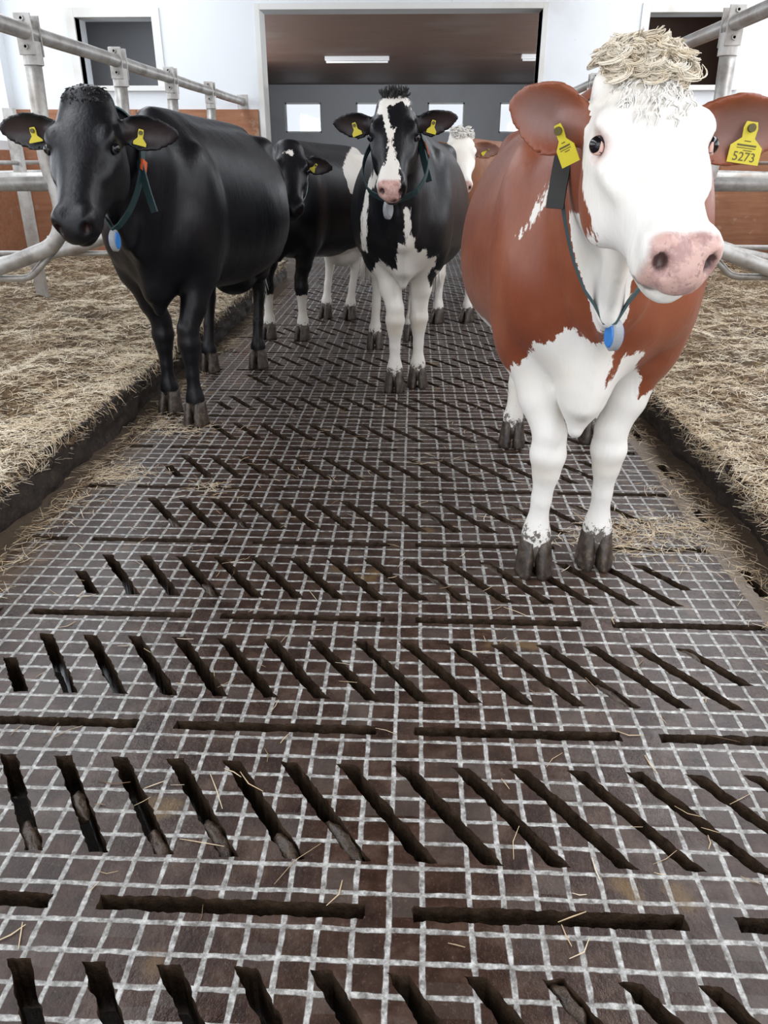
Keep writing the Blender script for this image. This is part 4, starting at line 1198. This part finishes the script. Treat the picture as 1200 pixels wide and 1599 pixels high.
def w_mid(c):
    V, ha, hx, hb = c['V'], c['ha'], c['hx'], c['hb']
    w = np.full(len(V), -0.05)
    K = 0.000676
    pts = [(430, 190), (440, 120), (560, 90), (650, 100), (680, 185), (600, 150), (500, 190), (520, 330), (545, 395), (575, 390), (545, 470), (570, 570), (600, 700), (620, 790), (605, 930), (400, 930), (415, 830), (430, 740), (490, 690), (525, 600), (510, 470), (490, 380), (470, 280), (430, 220)]
    fp = [((x-552)*K, (y-110)*0.000655) for x, y in pts]
    f = poly_sd(np.stack([hx, ha], 1), fp)
    w = np.maximum(w, np.where(c['near'] & (hb > -0.09-0.2*np.clip(ha-0.42, 0, 1)), f, -0.05))
    P = V[:, [0, 2]]; front = (c['s'] < 0.16) & ~(c['near'] & (hb > -0.2))
    ch = poly_sd(P, [(-0.26, 0.66), (-0.227, 0.733), (-0.198, 0.773), (-0.133, 0.728), (-0.104, 0.723), (-0.093, 0.88), (-0.05, 0.86), (-0.06, 1.05), (-0.03, 1.05), (-0.025, 0.92), (-0.008, 0.90), (0.0, 0.83), (0.029, 0.819), (0.052, 0.846),
                     (0.08, 0.774), (0.123, 0.80), (0.115, 0.74), (0.10, 0.68), (0.13, 0.70), (0.162, 0.69), (0.14, 0.62), (0.12, 0.50), (0.12, 0.3), (-0.25, 0.3)])
    w = np.maximum(w, np.where(front, ch, -0.05))
    w = np.maximum(w, np.where(c['s'] < 0.3, 0.50-c['z'], 0.62-c['z']))
    spot = 0.035-np.sqrt((V[:, 0]-0.105)**2*1.6+(V[:, 2]-0.66)**2*0.35)
    w = np.where(front & (spot > -0.02), np.minimum(w, -spot), w)
    st = poly_sd(V[:, [0, 2]], [(-0.225, 1.235), (-0.262, 1.147), (-0.296, 1.013), (-0.302, 0.82), (-0.27, 0.80), (-0.262, 1.0), (-0.252, 1.114), (-0.20, 1.19)])
    w = np.maximum(w, np.where((c['s'] < 0.6) & (c['l'] < 0), st, -0.05))
    w = np.maximum(w, np.where((c['s'] > 0.9) & (c['l'] > 0), 0.75-c['z'], -0.05))
    return w
def w_b2(c):
    V, ha, hx, hb = c['V'], c['ha'], c['hx'], c['hb']
    w = np.full(len(V), -0.05)
    w = np.maximum(w, np.where(c['near'] & (hb > -0.05), poly_sd(np.stack([hx, ha], 1), [(-0.055, 0.085), (-0.02, 0.075), (0.01, 0.055), (0.03, 0.09), (0.015, 0.12), (-0.01, 0.10)]), -0.05))
    w = np.maximum(w, np.where(c['s'] < 0.35, 0.34-c['z'], 0.55-c['z']))
    w = np.maximum(w, np.where(c['s'] > 0.4, poly_sd(V[:, [0, 2]], [(-0.50, 1.50), (-0.535, 1.33), (-0.56, 1.15), (-0.50, 1.05), (-0.3, 1.0), (-0.2, 1.5)]), -0.05))
    w = np.maximum(w, np.where(c['s'] > 0.5, 0.70-c['z']+(c['s']-1.0)*0.15, -0.05))
    return w
def w_s2(c):
    V, ha, hx, hb = c['V'], c['ha'], c['hx'], c['hb']
    w = np.where(c['near'], np.maximum(np.minimum(hb+0.12, 0.14-np.abs(hx)+np.clip(ha-0.2, 0, 1)), ha-0.28), -0.05)
    w = np.clip(w, -0.05, 0.05)
    w = np.maximum(w, 0.55-c['z'])
    w = np.maximum(w, 0.08-np.sqrt((c['s']-0.05)**2+(c['z']-0.80)**2*0.2))
    return w

COWS = [
 dict(name='red', h=0.0085, S=1.03, front=((0.427, 2.31), (0.646, 2.375)), hind=((0.495, 3.58), (0.903, 3.66)), axis=(0.10, 1), shift=(0.0, 0.02), hs=1.25, barrel=1.08, chest=1.12,
      poll=(0.440, 1.75, 1.435), nose=(0.464, 1.40, 1.112), hw=0.97, roll=0.0, brisket=0.51, boff=(-0.03, -0.02), knee=((0.012, -0.01), (0.0, -0.02)),
      ears=[dict(tip=(0.205, 1.80, 1.385), open=(-0.25, -1, -0.25), w=0.135, tag=dict(a=-0.04, dz=-0.015, dn=(0.42, -0.1, -0.9), n=(-1.0, -1, 0.1), w=0.021, h=0.068, lines=True)),
            dict(tip=(0.765, 1.80, 1.345), open=(0.25, -1, -0.25), w=0.135, tag=dict(a=0.012, dn=(-0.12, -0.1, -1.0), n=(0.05, -1, 0.1), w=0.033, h=0.066, num='5273', lines=True))],
      white=w_red, mat=M_RED, mat2=M_RED, pinkeye=True, pinkamt=0.9, mudh=0.24,
      nosespots=[(0.51, 0.030, -0.062, 0.006), (0.51, 0.042, -0.07, 0.004), (0.5, -0.02, -0.09, 0.004)],
      collar=dict(t=0.30, tilt=(0, 0, -0.2), drop=0.01, th=0.010, w=0.036, bits=[('buckle', 38, 40, 0.045, 0.014, M_ORG, 0.001)],
                  flap=(34, (-0.015, -0.02, -0.125), 0.042, M_STRAPK), tp=(55, 0.062, (-1, -0.3, 0), M_GREY, M_BLUE)),
      hair=[dict(a=0.0, ra=0.06, rx=0.082, n=200, len=0.042, curl=0.016, turns=1.1, w=0.0013, np=12, strands=16, clump=0.011, mat=M_CURL, fall=(0, -0.3, -0.4), lean=(0, -0.1, 0.3), seed=3),
            dict(name='forehead_hair', a=0.105, ra=0.085, rx=0.088, n=110, len=0.034, curl=0.006, turns=0.7, w=0.0017, np=8, strands=9, clump=0.008, mat=M_CURLW, fall=(0, -0.2, -1.6), lean=(0, 0.3, -1.5), seed=5)],
      label='chestnut and white cow with a curly cream poll, nearest, on the right of the aisle'),
 dict(name='blk', h=0.0105, S=1.04, front=((-1.346, 4.04), (-1.146, 3.83)), hind=((-1.347, 4.93), (-1.045, 5.05)), axis=(0.10, 1), shift=(0.0, 0.0), hs=1.18, barrel=0.98, chest=1.0,
      poll=(-1.249, 3.20, 1.487), nose=(-1.235, 2.89, 1.045), hw=1.0, roll=0.03, brisket=0.56,
      ears=[dict(tip=(-1.61, 3.24, 1.385), open=(-0.2, -1, -0.2), w=0.13, tag=dict(a=-0.03, dn=(0.15, 0, -1), n=(-0.1, -1, 0.1), w=0.028, h=0.04)),
            dict(tip=(-0.94, 3.26, 1.365), open=(0.2, -1, -0.2), w=0.13, tag=dict(a=-0.03, dn=(-0.25, 0, -1), n=(0.2, -1, 0.1), w=0.024, h=0.045))],
      white=w_blk, mat=M_BLK, mat2=M_BLK, pinknose=False, mudh=0.10,
      collar=dict(t=0.25, tilt=(0, 0, 0), drop=0.02, w=0.05, rim=True, bits=[('buckle', 65, 68, 0.05, 0.014, M_ORG, 0.001)], flap=(68, (0.045, -0.02, -0.20), 0.035, M_STRAP), tp=(54, 0.070, (1, -0.12, 0), M_GREY, M_BLUE)),
      hair=[dict(a=-0.005, ra=0.05, rx=0.085, n=170, len=0.011, curl=0.004, turns=0.5, w=0.0014, np=5, strands=7, clump=0.007, mat=M_TUFTB, fall=(0, -0.3, -0.8), seed=4)],
      label='all black cow standing at the left kerb with its head beside the stall rails'),
 dict(name='mid', h=0.0115, S=1.02, front=((-0.11, 4.52), (0.03, 4.63)), hind=((-0.285, 5.66), (-0.02, 5.95)), axis=(0.03, 1), shift=(-0.02, 0.02), hs=1.22, barrel=0.98, chest=0.92, legw=0.115,
      poll=(-0.111, 4.20, 1.53), nose=(-0.116, 3.92, 1.135), hw=1.0, roll=0.0, brisket=0.60, tail=0.25,
      ears=[dict(tip=(-0.405, 4.22, 1.44), open=(-0.2, -1, -0.3), w=0.12, tag=dict(a=-0.01, dn=(0.35, 0, -1), n=(-0.1, -1, 0.1), w=0.024, h=0.048)),
            dict(tip=(0.185, 4.22, 1.465), open=(0.2, -1, -0.3), w=0.12, tag=dict(a=-0.02, dn=(-0.25, 0, -1), n=(0.2, -1, 0.1), w=0.024, h=0.048))],
      white=w_mid, mat=M_BLK, mat2=M_BLK, pinkx=0.045, pinkamt=0.9, mudh=0.20,
      nosespots=[(0.51, -0.015, -0.05, 0.007), (0.51, 0.012, -0.07, 0.018), (0.5, -0.02, -0.09, 0.014), (0.5, 0.0, -0.03, 0.005), (0.5, 0.05, -0.08, 0.02)],
      collar=dict(t=0.2, tilt=(0, 0, 0), drop=0.10, w=0.04, rim=True, flap=(2, (0.06, -0.02, -0.22), 0.035, M_STRAP), bits=[('buckle', 65, 69, 0.03, 0.012, M_ORG, 0.001)], tp=(53, 0.075, (0.9, -0.6, 0), M_GREY, M_GREY)),
      hair=[dict(a=-0.02, ra=0.03, rx=0.062, n=70, len=0.042, curl=0.006, turns=0.6, w=0.0014, np=7, strands=8, clump=0.008, mat=M_TUFTB, lean=(0, 0, 0.5), fall=(0, -0.1, 0), seed=6)],
      label='black cow with a white blaze and pink nose standing in the middle of the aisle'),
 dict(name='b2', h=0.013, S=0.97, front=((-1.13, 5.95), (-0.864, 5.92)), hind=((-0.78, 6.84), (-0.562, 6.78)), axis=(0.42, 1), shift=(0.05, 0.0), hs=1.05, barrel=0.98, chest=1.0,
      poll=(-0.85, 5.60, 1.36), nose=(-0.80, 5.32, 0.965), hw=0.98, roll=-0.02, brisket=0.58,
      ears=[dict(tip=(-1.13, 5.63, 1.24), open=(-0.2, -1, -0.3), w=0.11),
            dict(tip=(-0.58, 5.63, 1.225), open=(0.2, -1, -0.3), w=0.12, tag=dict(a=-0.02, dn=(-0.6, 0, -0.7), n=(0.2, -1, 0.1), w=0.02, h=0.045))],
      white=w_b2, mat=M_BLK, mat2=M_BLK, pinknose=False, mudh=0.12,
      collar=dict(t=0.22, drop=0.02, w=0.03, mat=M_STRAPW, tp=(52, 0.09, (-1, -0.6, 0), M_GREY, M_BLUE)),
      label='smaller black cow with a tiny white star, behind the all black cow'),
 dict(name='s2', h=0.013, S=0.99, front=((0.20, 6.65), (0.46, 6.72)), hind=((0.95, 7.75), (1.15, 7.5)), axis=(0.62, 1), shift=(0.05, 0.05), hs=1.25, barrel=1.0, chest=1.0,
      poll=(0.315, 6.10, 1.44), nose=(0.335, 5.84, 1.09), hw=0.98, roll=-0.05, brisket=0.6,
      ears=[dict(tip=(0.05, 6.14, 1.33), open=(-0.2, -1, -0.3), w=0.12),
            dict(tip=(0.60, 6.14, 1.34), open=(0.2, -1, -0.3), w=0.12, tag=dict(a=-0.0, dn=(-0.7, 0, -0.5), n=(0.2, -1, 0.1), w=0.012, h=0.05))],
      white=w_s2, mat=M_RED2, mat2=M_RED2, pinkeye=True, mudh=0.12,
      hair=[dict(a=0.0, ra=0.05, rx=0.09, n=90, len=0.038, curl=0.012, turns=1.0, w=0.002, np=10, strands=6, clump=0.009, mat=M_CURLW, seed=8)],
      label='light brown cow with a white curly face, half hidden behind the middle cow'),
]
for sp in COWS: make_cow(sp)
